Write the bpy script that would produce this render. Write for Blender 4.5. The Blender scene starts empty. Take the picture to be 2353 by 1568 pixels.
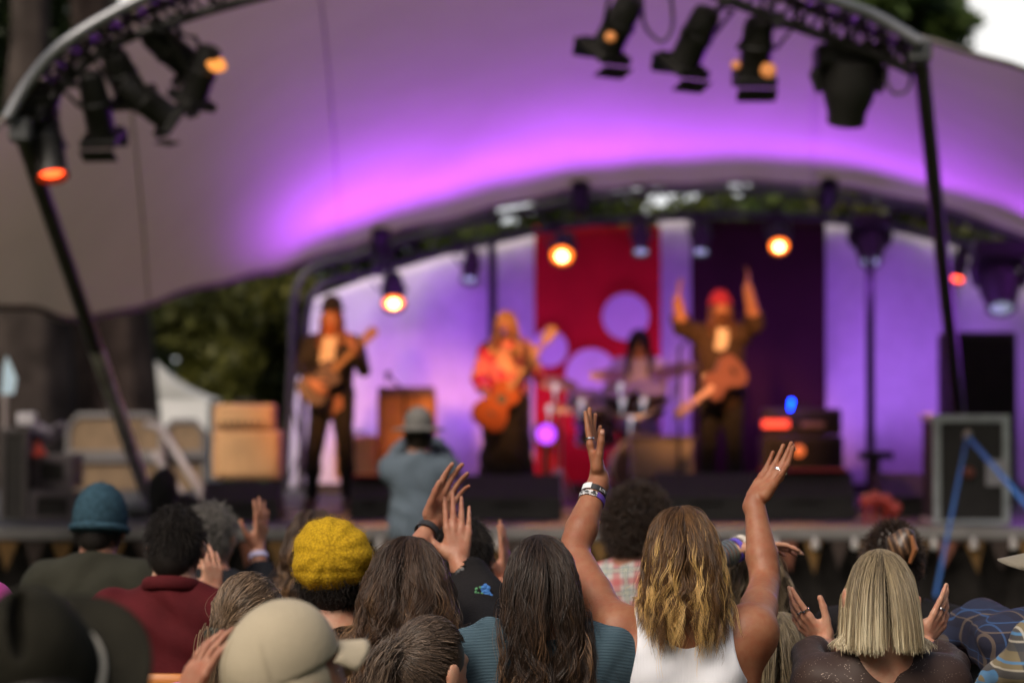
import bpy, bmesh, math, random, time
import numpy as np
from mathutils import Vector, Matrix
T0 = time.time()
random.seed(7); RNG = np.random.default_rng(7)
S = bpy.context.scene
COL = S.collection
R = math.radians
# ------------------------------------------------------------------ camera
F_PX = 5553.0; CX, CY = 1176.0, 784.0
CAM = Vector((0, 0, 1.6)); PITCH = math.atan(128 / F_PX)
cd = bpy.data.cameras.new('camera'); cam = bpy.data.objects.new('camera', cd); COL.objects.link(cam)
cam.location = CAM; cam.rotation_euler = (math.pi / 2 + PITCH, 0, 0)
cd.lens = 85; cd.sensor_width = 36; cd.clip_start = .05; cd.clip_end = 2000
cd.dof.use_dof = True; cd.dof.focus_distance = 5.78; cd.dof.aperture_fstop = 2.35
S.camera = cam
# ------------------------------------------------------------------ sky and sun
W = bpy.data.worlds.new('World'); S.world = W; W.use_nodes = True
nt = W.node_tree; nt.nodes.clear()
sky = nt.nodes.new('ShaderNodeTexSky'); sky.sky_type = 'NISHITA'; sky.sun_disc = False
SUN_EL, SUN_AZ = 46.0, 215.0        # sun low behind the camera, a little left
sky.sun_elevation = R(SUN_EL); sky.sun_rotation = R(SUN_AZ); sky.air_density = 1.0; sky.dust_density = 9.0; sky.ozone_density = .6
bg = nt.nodes.new('ShaderNodeBackground'); bg.inputs[1].default_value = 0.10
wo = nt.nodes.new('ShaderNodeOutputWorld')
nt.links.new(sky.outputs[0], bg.inputs[0]); nt.links.new(bg.outputs[0], wo.inputs[0])
sl = bpy.data.lights.new('sun', 'SUN'); so = bpy.data.objects.new('sun', sl); COL.objects.link(so)
sl.energy = 0.9; sl.angle = R(25); sl.color = (1, .93, .84)
so.rotation_euler = (R(90 - SUN_EL), 0, R(180 - SUN_AZ + 0))
S.view_settings.view_transform = 'Standard'; S.view_settings.look = 'None'
S.view_settings.exposure = 0.50; S.view_settings.gamma = 1
S.cycles.use_denoising = True
S.cycles.max_bounces = 6; S.cycles.diffuse_bounces = 3; S.cycles.glossy_bounces = 2
S.cycles.transparent_max_bounces = 8; S.cycles.sample_clamp_indirect = 6; S.cycles.sample_clamp_direct = 60
# ------------------------------------------------------------------ pixel -> world at depth
def P(px, py, d):
    ray = Vector((0, math.cos(PITCH), math.sin(PITCH))) + Vector((1, 0, 0)) * ((px - CX) / F_PX) \
        - Vector((0, -math.sin(PITCH), math.cos(PITCH))) * ((py - CY) / F_PX)
    return CAM + ray * (d / ray.y)
def M_(px, d): return px * d / F_PX      # pixels to metres at a depth
# ------------------------------------------------------------------ materials
MATS = {}
def newmat(name):
    m = bpy.data.materials.new(name); m.use_nodes = True
    n = m.node_tree; b = n.nodes['Principled BSDF']; return m, n, b
def mat(name, col, rough=.6, metal=0, var=.15, vscale=8, bump=0, bscale=60, spec=.5, emit=None, es=0, sheen=0, trans=0, coat=0):
    if name in MATS: return MATS[name]
    m, n, b = newmat(name)
    b.inputs['Roughness'].default_value = rough; b.inputs['Metallic'].default_value = metal
    b.inputs['Specular IOR Level'].default_value = spec
    if sheen: b.inputs['Sheen Weight'].default_value = sheen
    if coat: b.inputs['Coat Weight'].default_value = coat
    tc = n.nodes.new('ShaderNodeTexCoord')
    if var:
        nz = n.nodes.new('ShaderNodeTexNoise'); nz.inputs['Scale'].default_value = vscale; nz.inputs['Detail'].default_value = 5
        n.links.new(tc.outputs['Object'], nz.inputs['Vector'])
        cr = n.nodes.new('ShaderNodeValToRGB')
        cr.color_ramp.elements[0].position = .3; cr.color_ramp.elements[1].position = .7
        cr.color_ramp.elements[0].color = [c * (1 - var) for c in col] + [1]
        cr.color_ramp.elements[1].color = [min(1, c * (1 + var)) for c in col] + [1]
        n.links.new(nz.outputs[0], cr.inputs[0]); n.links.new(cr.outputs[0], b.inputs['Base Color'])
    else: b.inputs['Base Color'].default_value = (*col, 1)
    if bump:
        nb = n.nodes.new('ShaderNodeTexNoise'); nb.inputs['Scale'].default_value = bscale; nb.inputs['Detail'].default_value = 4
        n.links.new(tc.outputs['Object'], nb.inputs['Vector'])
        bp = n.nodes.new('ShaderNodeBump'); bp.inputs['Strength'].default_value = bump; bp.inputs['Distance'].default_value = .01
        n.links.new(nb.outputs[0], bp.inputs['Height']); n.links.new(bp.outputs[0], b.inputs['Normal'])
    if emit:
        b.inputs['Emission Color'].default_value = (*emit, 1); b.inputs['Emission Strength'].default_value = es
    MATS[name] = m; return m
def math_node(n, op, a, b=None):
    x = n.nodes.new('ShaderNodeMath'); x.operation = op
    for i, v in enumerate((a, b)):
        if v is None: continue
        if isinstance(v, (int, float)): x.inputs[i].default_value = v
        else: n.links.new(v, x.inputs[i])
    return x.outputs[0]
def mixc(n, f, a, b, typ='MIX'):
    x = n.nodes.new('ShaderNodeMix'); x.data_type = 'RGBA'; x.blend_type = typ
    if isinstance(f, (int, float)): x.inputs[0].default_value = f
    else: n.links.new(f, x.inputs[0])
    for i, v in ((6, a), (7, b)):
        if isinstance(v, (tuple, list)): x.inputs[i].default_value = (*v, 1)
        else: n.links.new(v, x.inputs[i])
    return x.outputs[2]
def plaid(name, base, stripes, scale=1, rough=.85):
    """stripes: (axis 0/2, period, start, width, colour, strength)"""
    if name in MATS: return MATS[name]
    m, n, b = newmat(name)
    tc = n.nodes.new('ShaderNodeTexCoord'); nz = n.nodes.new('ShaderNodeTexNoise'); nz.inputs['Scale'].default_value = 7
    n.links.new(tc.outputs['Object'], nz.inputs['Vector'])
    va = n.nodes.new('ShaderNodeVectorMath'); va.operation = 'MULTIPLY_ADD'
    n.links.new(nz.outputs['Color'], va.inputs[0]); va.inputs[1].default_value = (.008, .008, .008); n.links.new(tc.outputs['Object'], va.inputs[2])
    rt = n.nodes.new('ShaderNodeVectorRotate'); rt.rotation_type = 'Y_AXIS'; rt.inputs['Angle'].default_value = .12
    n.links.new(va.outputs[0], rt.inputs['Vector'])
    sp = n.nodes.new('ShaderNodeSeparateXYZ'); n.links.new(rt.outputs[0], sp.inputs[0])
    cur = tuple(base)
    for ax, per, st, wd, c, k in stripes:
        v = math_node(n, 'FRACT', math_node(n, 'ADD', math_node(n, 'DIVIDE', sp.outputs[ax], per * scale), 10.0 + st))
        f = math_node(n, 'MULTIPLY', math_node(n, 'LESS_THAN', v, wd), k)
        cur = mixc(n, f, cur, c)
    n.links.new(cur, b.inputs['Base Color']); b.inputs['Roughness'].default_value = rough
    b.inputs['Specular IOR Level'].default_value = .2
    MATS[name] = m; return m
def hairmat(name, dark, light, hl=None, rough=.38, spec=.5):
    """colour by the strand's own tint attribute, streaked; hl = bleached streaks"""
    if name in MATS: return MATS[name]
    m, n, b = newmat(name)
    at = n.nodes.new('ShaderNodeAttribute'); at.attribute_name = 'tint'
    cr = n.nodes.new('ShaderNodeValToRGB'); e = cr.color_ramp.elements
    e[0].position = 0; e[0].color = (*dark, 1); e[1].position = .75 if hl else 1; e[1].color = (*light, 1)
    if hl: x = e.new(1.0); x.color = (*hl, 1)
    n.links.new(at.outputs['Fac'], cr.inputs[0]); n.links.new(cr.outputs[0], b.inputs['Base Color'])
    b.inputs['Roughness'].default_value = rough; b.inputs['Specular IOR Level'].default_value = spec
    MATS[name] = m; return m
def skinmat(name, col, rough=.5):
    if name in MATS: return MATS[name]
    m, n, b = newmat(name)
    tc = n.nodes.new('ShaderNodeTexCoord')
    n1 = n.nodes.new('ShaderNodeTexNoise'); n1.inputs['Scale'].default_value = 14; n1.inputs['Detail'].default_value = 6
    n.links.new(tc.outputs['Object'], n1.inputs['Vector'])
    cr = n.nodes.new('ShaderNodeValToRGB'); e = cr.color_ramp.elements
    e[0].position = .32; e[0].color = (col[0] * .86, col[1] * .74, col[2] * .7, 1); e[1].position = .68; e[1].color = (min(1, col[0] * 1.1), col[1] * 1.12, col[2] * 1.1, 1)
    n.links.new(n1.outputs[0], cr.inputs[0]); n.links.new(cr.outputs[0], b.inputs['Base Color'])
    b.inputs['Roughness'].default_value = rough; b.inputs['Specular IOR Level'].default_value = .4
    n2 = n.nodes.new('ShaderNodeTexNoise'); n2.inputs['Scale'].default_value = 55; n2.inputs['Detail'].default_value = 4; n.links.new(tc.outputs['Object'], n2.inputs['Vector'])
    f2 = math_node(n, 'MULTIPLY', math_node(n, 'SUBTRACT', n2.outputs[0], .42), 2.2); n.links.new(mixc(n, f2, cr.outputs[0], (col[0] * .95, col[1] * .62, col[2] * .55)), b.inputs['Base Color'])
    b.inputs['Subsurface Weight'].default_value = .12; b.inputs['Subsurface Radius'].default_value = (.012, .004, .002); b.inputs['Subsurface Scale'].default_value = 1
    nb = n.nodes.new('ShaderNodeTexNoise'); nb.inputs['Scale'].default_value = 120; nb.inputs['Detail'].default_value = 3
    n.links.new(tc.outputs['Object'], nb.inputs['Vector'])
    bp = n.nodes.new('ShaderNodeBump'); bp.inputs['Strength'].default_value = .45; bp.inputs['Distance'].default_value = .002
    n.links.new(nb.outputs[0], bp.inputs['Height']); n.links.new(bp.outputs[0], b.inputs['Normal'])
    MATS[name] = m; return m
# ------------------------------------------------------------------ objects
def tag(o, label=None, cat=None, group=None, kind=None):
    if label: o['label'] = label
    if cat: o['category'] = cat
    if group: o['group'] = group
    if kind: o['kind'] = kind
    return o
def thing(name, label, cat, loc=(0, 0, 0), rz=0, group=None):
    o = bpy.data.objects.new(name, None); COL.objects.link(o); o.location = loc; o.rotation_euler = (0, 0, rz)
    o.empty_display_size = .1
    return tag(o, label, cat, group)
def link(name, me, m=None, parent=None, smooth=True):
    if m: me.materials.append(m)
    if smooth and len(me.polygons): me.polygons.foreach_set('use_smooth', np.ones(len(me.polygons), bool))
    o = bpy.data.objects.new(name, me); COL.objects.link(o)
    if parent: o.parent = parent
    return o
def npmesh(name, V, Fq, m=None, parent=None, smooth=True, tint=None, tris=None):
    """V (n,3), Fq (m,k) array of k-gons"""
    me = bpy.data.meshes.new(name); V = np.asarray(V, np.float32); Fq = np.asarray(Fq, np.int32)
    k = Fq.shape[1]; me.vertices.add(len(V)); me.vertices.foreach_set('co', V.ravel())
    me.loops.add(Fq.size); me.loops.foreach_set('vertex_index', Fq.ravel())
    me.polygons.add(len(Fq)); me.polygons.foreach_set('loop_start', np.arange(0, Fq.size, k, dtype=np.int32))
    me.polygons.foreach_set('loop_total', np.full(len(Fq), k, np.int32))
    me.update(calc_edges=True)
    if tint is not None:
        a = me.attributes.new('tint', 'FLOAT', 'POINT'); a.data.foreach_set('value', np.asarray(tint, np.float32))
    return link(name, me, m, parent, smooth)
class MB:
    """collects simple solids into one mesh"""
    def __init__(s): s.v = []; s.f = []
    def add(s, vs, fs):
        o = len(s.v); s.v += [tuple(v) for v in vs]; s.f += [tuple(i + o for i in f) for f in fs]; return s
    def box(s, c, size, rot=None, bev=.006):
        hx, hy, hz = [x / 2 for x in size]; b = min(bev, hx * .45, hy * .45, hz * .45)
        Rm = rot if rot is not None else Matrix.Identity(3); bm = bmesh.new(); bmesh.ops.create_cube(bm, size=1)
        for v in bm.verts: v.co = Vector((v.co.x * 2 * hx, v.co.y * 2 * hy, v.co.z * 2 * hz))
        if b > .0015: bmesh.ops.bevel(bm, geom=bm.edges[:], offset=b, segments=1, affect='EDGES')
        bm.verts.index_update(); c = Vector(c)
        s.add([Rm @ v.co + c for v in bm.verts], [[v.index for v in f.verts] for f in bm.faces]); bm.free(); return s
    def tube(s, pts, r, n=8, cap=True, flat=1.0):
        pts = [Vector(p) for p in pts]; rs = r if isinstance(r, (list, tuple)) else [r] * len(pts)
        base = len(s.v); prev = None
        for i, p in enumerate(pts):
            d = (pts[min(i + 1, len(pts) - 1)] - pts[max(i - 1, 0)]).normalized()
            if prev is None:
                u = d.cross(Vector((0, 0, 1)));
                if u.length < .1: u = d.cross(Vector((1, 0, 0)))
            else: u = prev - d * prev.dot(d)
            u.normalize(); w = d.cross(u); prev = u
            for k in range(n):
                a = 2 * math.pi * k / n; s.v.append(tuple(p + u * (math.cos(a) * rs[i]) + w * (math.sin(a) * rs[i] * flat)))
        for i in range(len(pts) - 1):
            for k in range(n):
                a, b = base + i * n + k, base + i * n + (k + 1) % n; s.f.append((a, b, b + n, a + n))
        if cap:
            s.f.append(tuple(base + k for k in reversed(range(n)))); e = base + (len(pts) - 1) * n
            s.f.append(tuple(e + k for k in range(n)))
        return s
    def lathe(s, prof, n=20, org=(0, 0, 0), axis=(0, 0, 1)):
        """prof: list of (radius, height along axis)"""
        ax = Vector(axis).normalized(); u = ax.orthogonal().normalized(); w = ax.cross(u); org = Vector(org); base = len(s.v)
        for r_, h in prof:
            for k in range(n):
                a = 2 * math.pi * k / n; s.v.append(tuple(org + ax * h + (u * math.cos(a) + w * math.sin(a)) * max(r_, 1e-4)))
        for i in range(len(prof) - 1):
            for k in range(n):
                a, b = base + i * n + k, base + i * n + (k + 1) % n; s.f.append((a, b, b + n, a + n))
        s.f.append(tuple(base + k for k in reversed(range(n)))); e = base + (len(prof) - 1) * n
        s.f.append(tuple(e + k for k in range(n))); return s
    def plate(s, poly, thick, org, ux, uz):
        """extruded outline; poly in (x,z) of frame ux,uz"""
        ux = Vector(ux); uz = Vector(uz); ny = ux.cross(uz).normalized(); org = Vector(org); n = len(poly); base = len(s.v)
        for sgn in (-.5, .5):
            for x, z in poly: s.v.append(tuple(org + ux * x + uz * z + ny * thick * sgn))
        s.f.append(tuple(base + i for i in range(n))); s.f.append(tuple(base + n + i for i in reversed(range(n))))
        for i in range(n):
            j = (i + 1) % n; s.f.append((base + i, base + n + i, base + n + j, base + j))
        return s
    def build(s, name, m, parent=None, smooth=False, off=None):
        me = bpy.data.meshes.new(name)
        o = Vector(off) if off is not None else Vector((0, 0, 0))
        me.from_pydata([tuple(Vector(v) - o) for v in s.v], [], s.f); bm = bmesh.new(); bm.from_mesh(me); bmesh.ops.recalc_face_normals(bm, faces=bm.faces[:]); bm.to_mesh(me); bm.free()
        ob = link(name, me, m, parent, smooth)
        if smooth:
            try: me.set_sharp_from_angle(angle=R(40))
            except Exception: pass
        return ob
# ------------------------------------------------------------------ distance fields and their surface
def seg_d(p, a, b, ra, rb, dt=np.float32):
    a = np.asarray(a, dt); b = np.asarray(b, dt); ab = b - a; L = float(ab @ ab) + 1e-12
    t = np.clip(((p - a) @ ab) / L, 0, 1); q = p - a - t[..., None] * ab
    return np.sqrt((q * q).sum(-1)) - (ra + (rb - ra) * t)
def prim_d(pr, p):
    if pr[0] == 'c': return seg_d(p, pr[1], pr[2], pr[3], pr[4])
    q = p - np.asarray(pr[1], np.float32)
    if pr[3] is not None: q = q @ pr[3]           # columns are the local axes
    r = np.asarray(pr[2], np.float32); k0 = np.sqrt(((q / r) ** 2).sum(-1)); k1 = np.sqrt(((q / (r * r)) ** 2).sum(-1)) + 1e-9
    return k0 * (k0 - 1) / k1
def bounds(pr):
    if pr[0] == 'c':
        a, b = np.array(pr[1]), np.array(pr[2]); r = max(pr[3], pr[4]); return np.minimum(a, b) - r, np.maximum(a, b) + r
    r = max(pr[2]); c = np.array(pr[1])
    if pr[3] is None: return c - np.array(pr[2]), c + np.array(pr[2])
    return c - r, c + r
def cap(a, b, ra, rb=None, k=.02): return ['c', tuple(a), tuple(b), ra, ra if rb is None else rb, k]
def ell(c, r, rot=None, k=.02):
    return ['e', tuple(c), tuple(r), None if rot is None else np.array(rot, np.float32), k]
def grow(prims, t, k=None):
    out = []
    for p in prims:
        q = list(p)
        if p[0] == 'c': q[3] = p[3] + t; q[4] = p[4] + t; q[5] = k or p[5]
        else: q[2] = tuple(x + t for x in p[2]); q[4] = k or p[4]
        out.append(q)
    return out
def smin(a, b, k):
    h = np.maximum(k - np.abs(a - b), 0) / k
    return np.minimum(a, b) - h * h * k * .25
def pk(pr): return pr[5] if pr[0] == 'c' else pr[4]
def sdf_pts(prims, p):
    d = np.full(p.shape[:-1], 1.0, np.float32)
    for pr in prims: d = smin(d, prim_d(pr, p).astype(np.float32), pk(pr))
    return d
def surface(prims, h, cuts=(), noise=None, clip=None, pad=.02):
    """smooth union of prims; cuts = functions(points) -> distance that is intersected; returns V,F"""
    lo = np.min([bounds(p)[0] for p in prims], 0) - pad; hi = np.max([bounds(p)[1] for p in prims], 0) + pad
    if clip is not None: lo = np.maximum(lo, clip[0]); hi = np.minimum(hi, clip[1])
    n = np.ceil((hi - lo) / h).astype(int) + 1
    ax = [lo[i] + h * np.arange(n[i], dtype=np.float32) for i in range(3)]
    f = np.full(n, .2, np.float32)
    for pr in prims:
        bl, bh = bounds(pr); k = pk(pr); mg = k + 4 * h
        i0 = np.maximum(((bl - mg - lo) / h).astype(int), 0); i1 = np.minimum(((bh + mg - lo) / h).astype(int) + 2, n)
        if (i1 <= i0).any(): continue
        g = np.stack(np.meshgrid(*[ax[i][i0[i]:i1[i]] for i in range(3)], indexing='ij'), -1).astype(np.float32)
        s_ = (slice(i0[0], i1[0]), slice(i0[1], i1[1]), slice(i0[2], i1[2]))
        f[s_] = smin(f[s_], prim_d(pr, g).astype(np.float32), k)
    if cuts or noise:
        near = np.abs(f) < .06
        near |= f < 0
        idx = np.argwhere(near); pts = np.stack([ax[i][idx[:, i]] for i in range(3)], -1)
        v = f[near]
        if noise is not None: v = v + noise(pts).astype(np.float32)
        for c in cuts: v = np.maximum(v, c(pts).astype(np.float32))
        f[near] = v
    return nets(f, lo, h)
def nets(f, lo, h):
    f[0] = f[-1] = .2; f[:, 0] = f[:, -1] = .2; f[:, :, 0] = f[:, :, -1] = .2
    ins = f < 0
    c = np.zeros(np.array(f.shape) - 1, np.int8)
    for dx in (0, 1):
        for dy in (0, 1):
            for dz in (0, 1):
                c += ins[dx:ins.shape[0] - 1 + dx, dy:ins.shape[1] - 1 + dy, dz:ins.shape[2] - 1 + dz]
    act = (c > 0) & (c < 8); cells = np.argwhere(act)
    idm = np.full(act.shape, -1, np.int32); idm[act] = np.arange(len(cells))
    acc = np.zeros((len(cells), 3), np.float64); cnt = np.zeros(len(cells))
    cor = [(x, y, z) for x in (0, 1) for y in (0, 1) for z in (0, 1)]
    val = {q: f[cells[:, 0] + q[0], cells[:, 1] + q[1], cells[:, 2] + q[2]] for q in cor}
    for q in cor:
        for a in range(3):
            if q[a]: continue
            q2 = list(q); q2[a] = 1; v0, v1 = val[q], val[tuple(q2)]
            mk = (v0 < 0) != (v1 < 0)
            t = np.where(mk, v0 / np.where(mk, v0 - v1, 1), 0)
            pos = np.tile(np.array(q, float), (len(cells), 1)); pos[:, a] = t
            acc[mk] += pos[mk]; cnt[mk] += 1
    V = (cells + acc / cnt[:, None]) * h + lo
    Fs = []
    for a in range(3):
        s0 = [slice(None)] * 3; s1 = [slice(None)] * 3; s0[a] = slice(0, -1); s1[a] = slice(1, None)
        sa, sb = ins[tuple(s0)], ins[tuple(s1)]
        e = np.argwhere(sa != sb); fl = sa[tuple(e.T)]
        b_, c_ = (a + 1) % 3, (a + 2) % 3
        quad = []
        for db, dc in ((0, 0), (1, 0), (1, 1), (0, 1)):
            q = e.copy(); q[:, b_] -= db; q[:, c_] -= dc; quad.append(idm[tuple(q.T)])
        quad = np.stack(quad, 1)
        quad[~fl] = quad[~fl][:, ::-1]; Fs.append(quad)
    return V, np.concatenate(Fs)[:, ::-1]
# ------------------------------------------------------------------ the human figure (local frame: faces +y, ground z=0)
def V3(*a): return np.array(a, float)
def unit(v): v = np.asarray(v, float); return v / (np.linalg.norm(v) + 1e-12)
def rot_about(v, ax, ang):
    v = np.asarray(v, float); ax = unit(ax); return v * math.cos(ang) + np.cross(ax, v) * math.sin(ang) + ax * (ax @ v) * (1 - math.cos(ang))
def hand(wrist, d, nrm, side, curl=.25, spread=.06, s=1.0, thumb=(.9, .35), fcurl=None):
    """side +1 right hand, -1 left. returns prims and finger data (for rings)"""
    w = np.asarray(wrist, float); d = unit(d); n = np.asarray(nrm, float); n = unit(n - d * (n @ d)); th = np.cross(d, n) * side
    pr = []; info = {}
    mc = [(.030, .088), (.010, .092), (-.011, .087), (-.030, .078)]
    ln = [(.043, .025, .021), (.047, .029, .022), (.043, .027, .021), (.034, .020, .019)]
    rr = [(.0092, .0080, .0070), (.0094, .0082, .0071), (.0090, .0078, .0068), (.0080, .0068, .0060)]
    pr.append(cap(w - d * .02 * s, w + d * .02 * s, .0215 * s, .020 * s, .012 * s))
    for i, (a, l) in enumerate(mc):
        st = w + th * a * .45 * s + d * .012 * s; en = w + th * a * s + d * l * s - n * .001
        pr.append(cap(st, en, .0130 * s, .0098 * s, .009 * s))
    pr.append(cap(w + th * .022 * s + d * .02 * s + n * .006, w + th * .030 * s + d * .055 * s + n * .009, .0150 * s, .010 * s, .011 * s))
    pr.append(cap(w - th * .020 * s + d * .015 * s + n * .004, w - th * .026 * s + d * .055 * s + n * .004, .0115 * s, .009 * s, .010 * s))
    for i, (a, l) in enumerate(mc):
        p = w + th * a * s + d * l * s; sp = (1.5 - i) * spread
        fd = unit(d + th * sp); axc = np.cross(fd, n); cu = fcurl[i] if fcurl else curl
        for j in range(3):
            fd = rot_about(fd, axc, cu * (.55, 1.0, .7)[j]); q = p + fd * ln[i][j] * s
            k = .006 * s if j == 0 else .002 * s
            pr.append(cap(p, q, rr[i][j] * s, (rr[i][j] - .0008) * s, k))
            if j == 0: info[i] = (p + fd * .02 * s, fd, rr[i][0] * s)
            if j == 2: info[('tip', i)] = (q, fd, -np.cross(axc, fd))
            p = q
    p = w + th * .030 * s + d * .022 * s + n * .006 * s; td = unit(th * thumb[0] + d * .8 + n * thumb[1])
    for j, (L, ra, rb) in enumerate(((.036, .0135, .0112), (.034, .0108, .0100), (.027, .0098, .0082))):
        q = p + td * L * s; pr.append(cap(p, q, ra * s, rb * s, .012 * s if j == 0 else .004 * s)); p = q
        td = unit(td * .9 + d * .28 + n * .05)
    info['thumb'] = (p, td)
    return pr, info
def figure(H=1.30, female=True, arms=None, seat=.46, stand=False, headrot=(0, 0, 0), sw=None, hunch=0, bulk=1.0, legs=None, headscale=1.0, raised=0, neckadd=0):
    """returns dict of prim groups. arms = {'L': (elbow, wrist), 'R': ...}; headrot = pitch, roll, yaw in degrees"""
    sw = sw or (.155 if female else .178); g = {}; zt = H
    Rm = np.array((Matrix.Rotation(R(headrot[2]), 3, 'Z') @ Matrix.Rotation(R(headrot[1]), 3, 'Y') @ Matrix.Rotation(R(-headrot[0]), 3, 'X')))
    pv = V3(0, -.015, zt - .225); zh = zt; hp = lambda x, y, z: pv + Rm @ (V3(x, y, z + zh) - pv)
    hs = headscale
    g['hp'] = hp; g['R'] = Rm
    g['head'] = [ell(hp(0, .0, -.112), (.077 * hs, .094 * hs, .108 * hs), Rm, .03), ell(hp(0, .035, -.155), (.058, .062, .078), Rm, .03),
                 cap(hp(0, .075, -.205), hp(0, .06, -.2), .022, .02, .03),
                 cap(hp(0, .092, -.115), hp(0, .112, -.150), .008, .012, .012),               # nose
                 cap(hp(-.03, .083, -.098), hp(.03, .083, -.098), .011, .011, .015),           # brow
                 cap(hp(-.02, .088, -.178), hp(.02, .088, -.178), .006, .006, .006), cap(hp(-.017, .087, -.188), hp(.017, .087, -.188), .006, .006, .006),
                 ell(hp(-.082, .005, -.135), (.010, .020, .030), Rm, .008), ell(hp(.082, .005, -.135), (.010, .020, .030), Rm, .008),
                 ell(hp(-.029, .083, -.122), (.012, .008, .009), Rm, .004), ell(hp(.029, .083, -.122), (.012, .008, .009), Rm, .004)]
    g['hs'] = hs; zt = zt - neckadd
    nr = .050 if female else .058
    g['neck'] = [cap(hp(0, -.012, -.185), (0, -.035, zt - .285), nr, nr * 1.1, .03)]
    b = bulk; sz = zt - .335 + raised
    g['torso'] = [cap((-.02, -.035, zt - .275), (-sw * .8, -.02, sz + .01), .042, .043, .06), cap((.02, -.035, zt - .275), (sw * .8, -.02, sz + .01), .042, .043, .06),
                  ell((0, -.02 - hunch, zt - .43), ((.150 if female else .170) * b, .100 * b, .175), None, .06),
                  ell((-.065, -.06 - hunch, zt - .40), (.072, .05, .115), None, .04), ell((.065, -.06 - hunch, zt - .40), (.072, .05, .115), None, .04),
                  ell((0, -.01, zt - .62), ((.128 if female else .15) * b, .095 * b, .16), None, .08)]
    hz = (seat + .085) if not stand else zt * .53
    g['hips'] = [ell((0, -.01, hz + .02), (.168 * b, .125 * b, .13), None, .08), cap((0, -.01, zt - .60), (0, -.01, hz), .115 * b, .13 * b, .08)]
    g['sh'] = [ell((-sw, -.015, sz), (.058, .058, .055), None, .05), ell((sw, -.015, sz), (.058, .058, .055), None, .05)]
    al = .043 if female else .049
    for sd, sg in (('L', -1), ('R', 1)):
        sh = V3(sg * (sw + .008), -.015, sz)
        if arms and sd in arms and arms[sd] is not None: e, w = [np.array(x, float) for x in arms[sd][:2]]
        else: e = sh + V3(sg * .06, .06, -.27); w = e + V3(-sg * .10, .22, -.02)
        m = sh * .5 + e * .5
        g['up' + sd] = [cap(sh, m, al, al * .93, .045), cap(m, e, al * .93, al * .74, .010)]
        m2 = e * .68 + w * .32
        g['fo' + sd] = [cap(e, m2, al * .74, al * .80, .012), cap(m2, w, al * .80, .0225 if female else .0245, .010), ]
        g['sh' + sd] = sh; g['el' + sd] = e; g['wr' + sd] = w
    g['legs'] = []
    for sg in (-1, 1):
        if stand:
            hip = V3(sg * .085, 0, hz - .02); kn = V3(sg * .11, .02, zt * .285); an = V3(sg * .13, -.02, .09)
            if legs: kn, an = [np.array(q, float) for q in legs[0 if sg < 0 else 1]]
            g['legs'] += [cap(hip, kn, .088 * b, .056, .04), cap(kn, kn * .6 + an * .4, .056, .055, .03), cap(kn * .6 + an * .4, an, .055, .037, .03)]
        else:
            hip = V3(sg * .085, .02, seat + .085); kn = V3(sg * .13, .43, seat + .075); an = V3(sg * .13, .40, .09)
            g['legs'] += [cap(hip, kn, .085 * b, .058, .05), cap(kn, an, .058, .038, .04)]
        g.setdefault('feet', []).extend([cap(an + V3(0, -.03, -.045), an + V3(sg * .01, .14, -.052), .038, .030, .04)])
    return g
# ------------------------------------------------------------------ hair
def tubes(paths, rad, tint, sides=3):
    """paths (n,m,3), rad (n,m), tint (n,m) -> V,F,tint"""
    n, m, _ = paths.shape
    t = np.gradient(paths, axis=1); t /= np.linalg.norm(t, axis=2, keepdims=True) + 1e-9
    ref = np.tile(np.array([.3, 1., .2]), (n, m, 1)); u = np.cross(t, ref); u /= np.linalg.norm(u, axis=2, keepdims=True) + 1e-9; w = np.cross(t, u)
    ph = RNG.random((n, 1)) * 6.28; rings = []
    for k in range(sides):
        a = ph + 2 * math.pi * k / sides
        rings.append(paths + (u * np.cos(a)[..., None] + w * np.sin(a)[..., None]) * rad[..., None])
    V = np.stack(rings, 2).reshape(-1, 3)
    i = np.arange(n)[:, None, None] * m * sides + np.arange(m - 1)[None, :, None] * sides; k = np.arange(sides)[None, None, :]
    a = i + k; b = i + (k + 1) % sides
    Fq = np.stack([a, b, b + sides, a + sides], -1).reshape(-1, 4)
    return V, Fq, np.repeat(tint.reshape(-1), sides)
def grad_push(prims, p, off):
    d = sdf_pts(prims, p.astype(np.float32)); e = .004
    g = np.stack([sdf_pts(prims, (p + np.eye(3)[i] * e).astype(np.float32)) - d for i in range(3)], -1)
    g /= np.linalg.norm(g, axis=-1, keepdims=True) + 1e-9
    push = np.maximum(off - d, 0)
    return p + g * push[..., None], g, d
def scalp(g, n, keep):
    """random roots on the skull; keep(local xyz relative to skull centre) -> bool"""
    r = np.array([.081, .098, .113]); out = []
    while len(out) < n:
        v = RNG.normal(size=(n * 3, 3)); v /= np.linalg.norm(v, axis=1, keepdims=True)
        v = v[keep(v)]; out = v if len(out) == 0 else np.concatenate([out, v])
    v = out[:n]; loc = v * r * g['hs']
    c = g['hp'](0, 0, -.112)
    return c + loc @ g['R'].T, v
KEEP = {'low': lambda v: (v[:, 2] < .0) & (v[:, 2] > -.75) & (v[:, 1] < .1),
        'full': lambda v: (v[:, 2] > -.25 - .0 * v[:, 0]) & ~((v[:, 1] > .25) & (v[:, 2] < .45)) | ((v[:, 2] > -.75) & (v[:, 1] < -.15)),
        'short': lambda v: ((v[:, 2] > -.1) & ~((v[:, 1] > .45) & (v[:, 2] < .5))) | ((v[:, 2] > -.72) & (v[:, 1] < -.05))}
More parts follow.
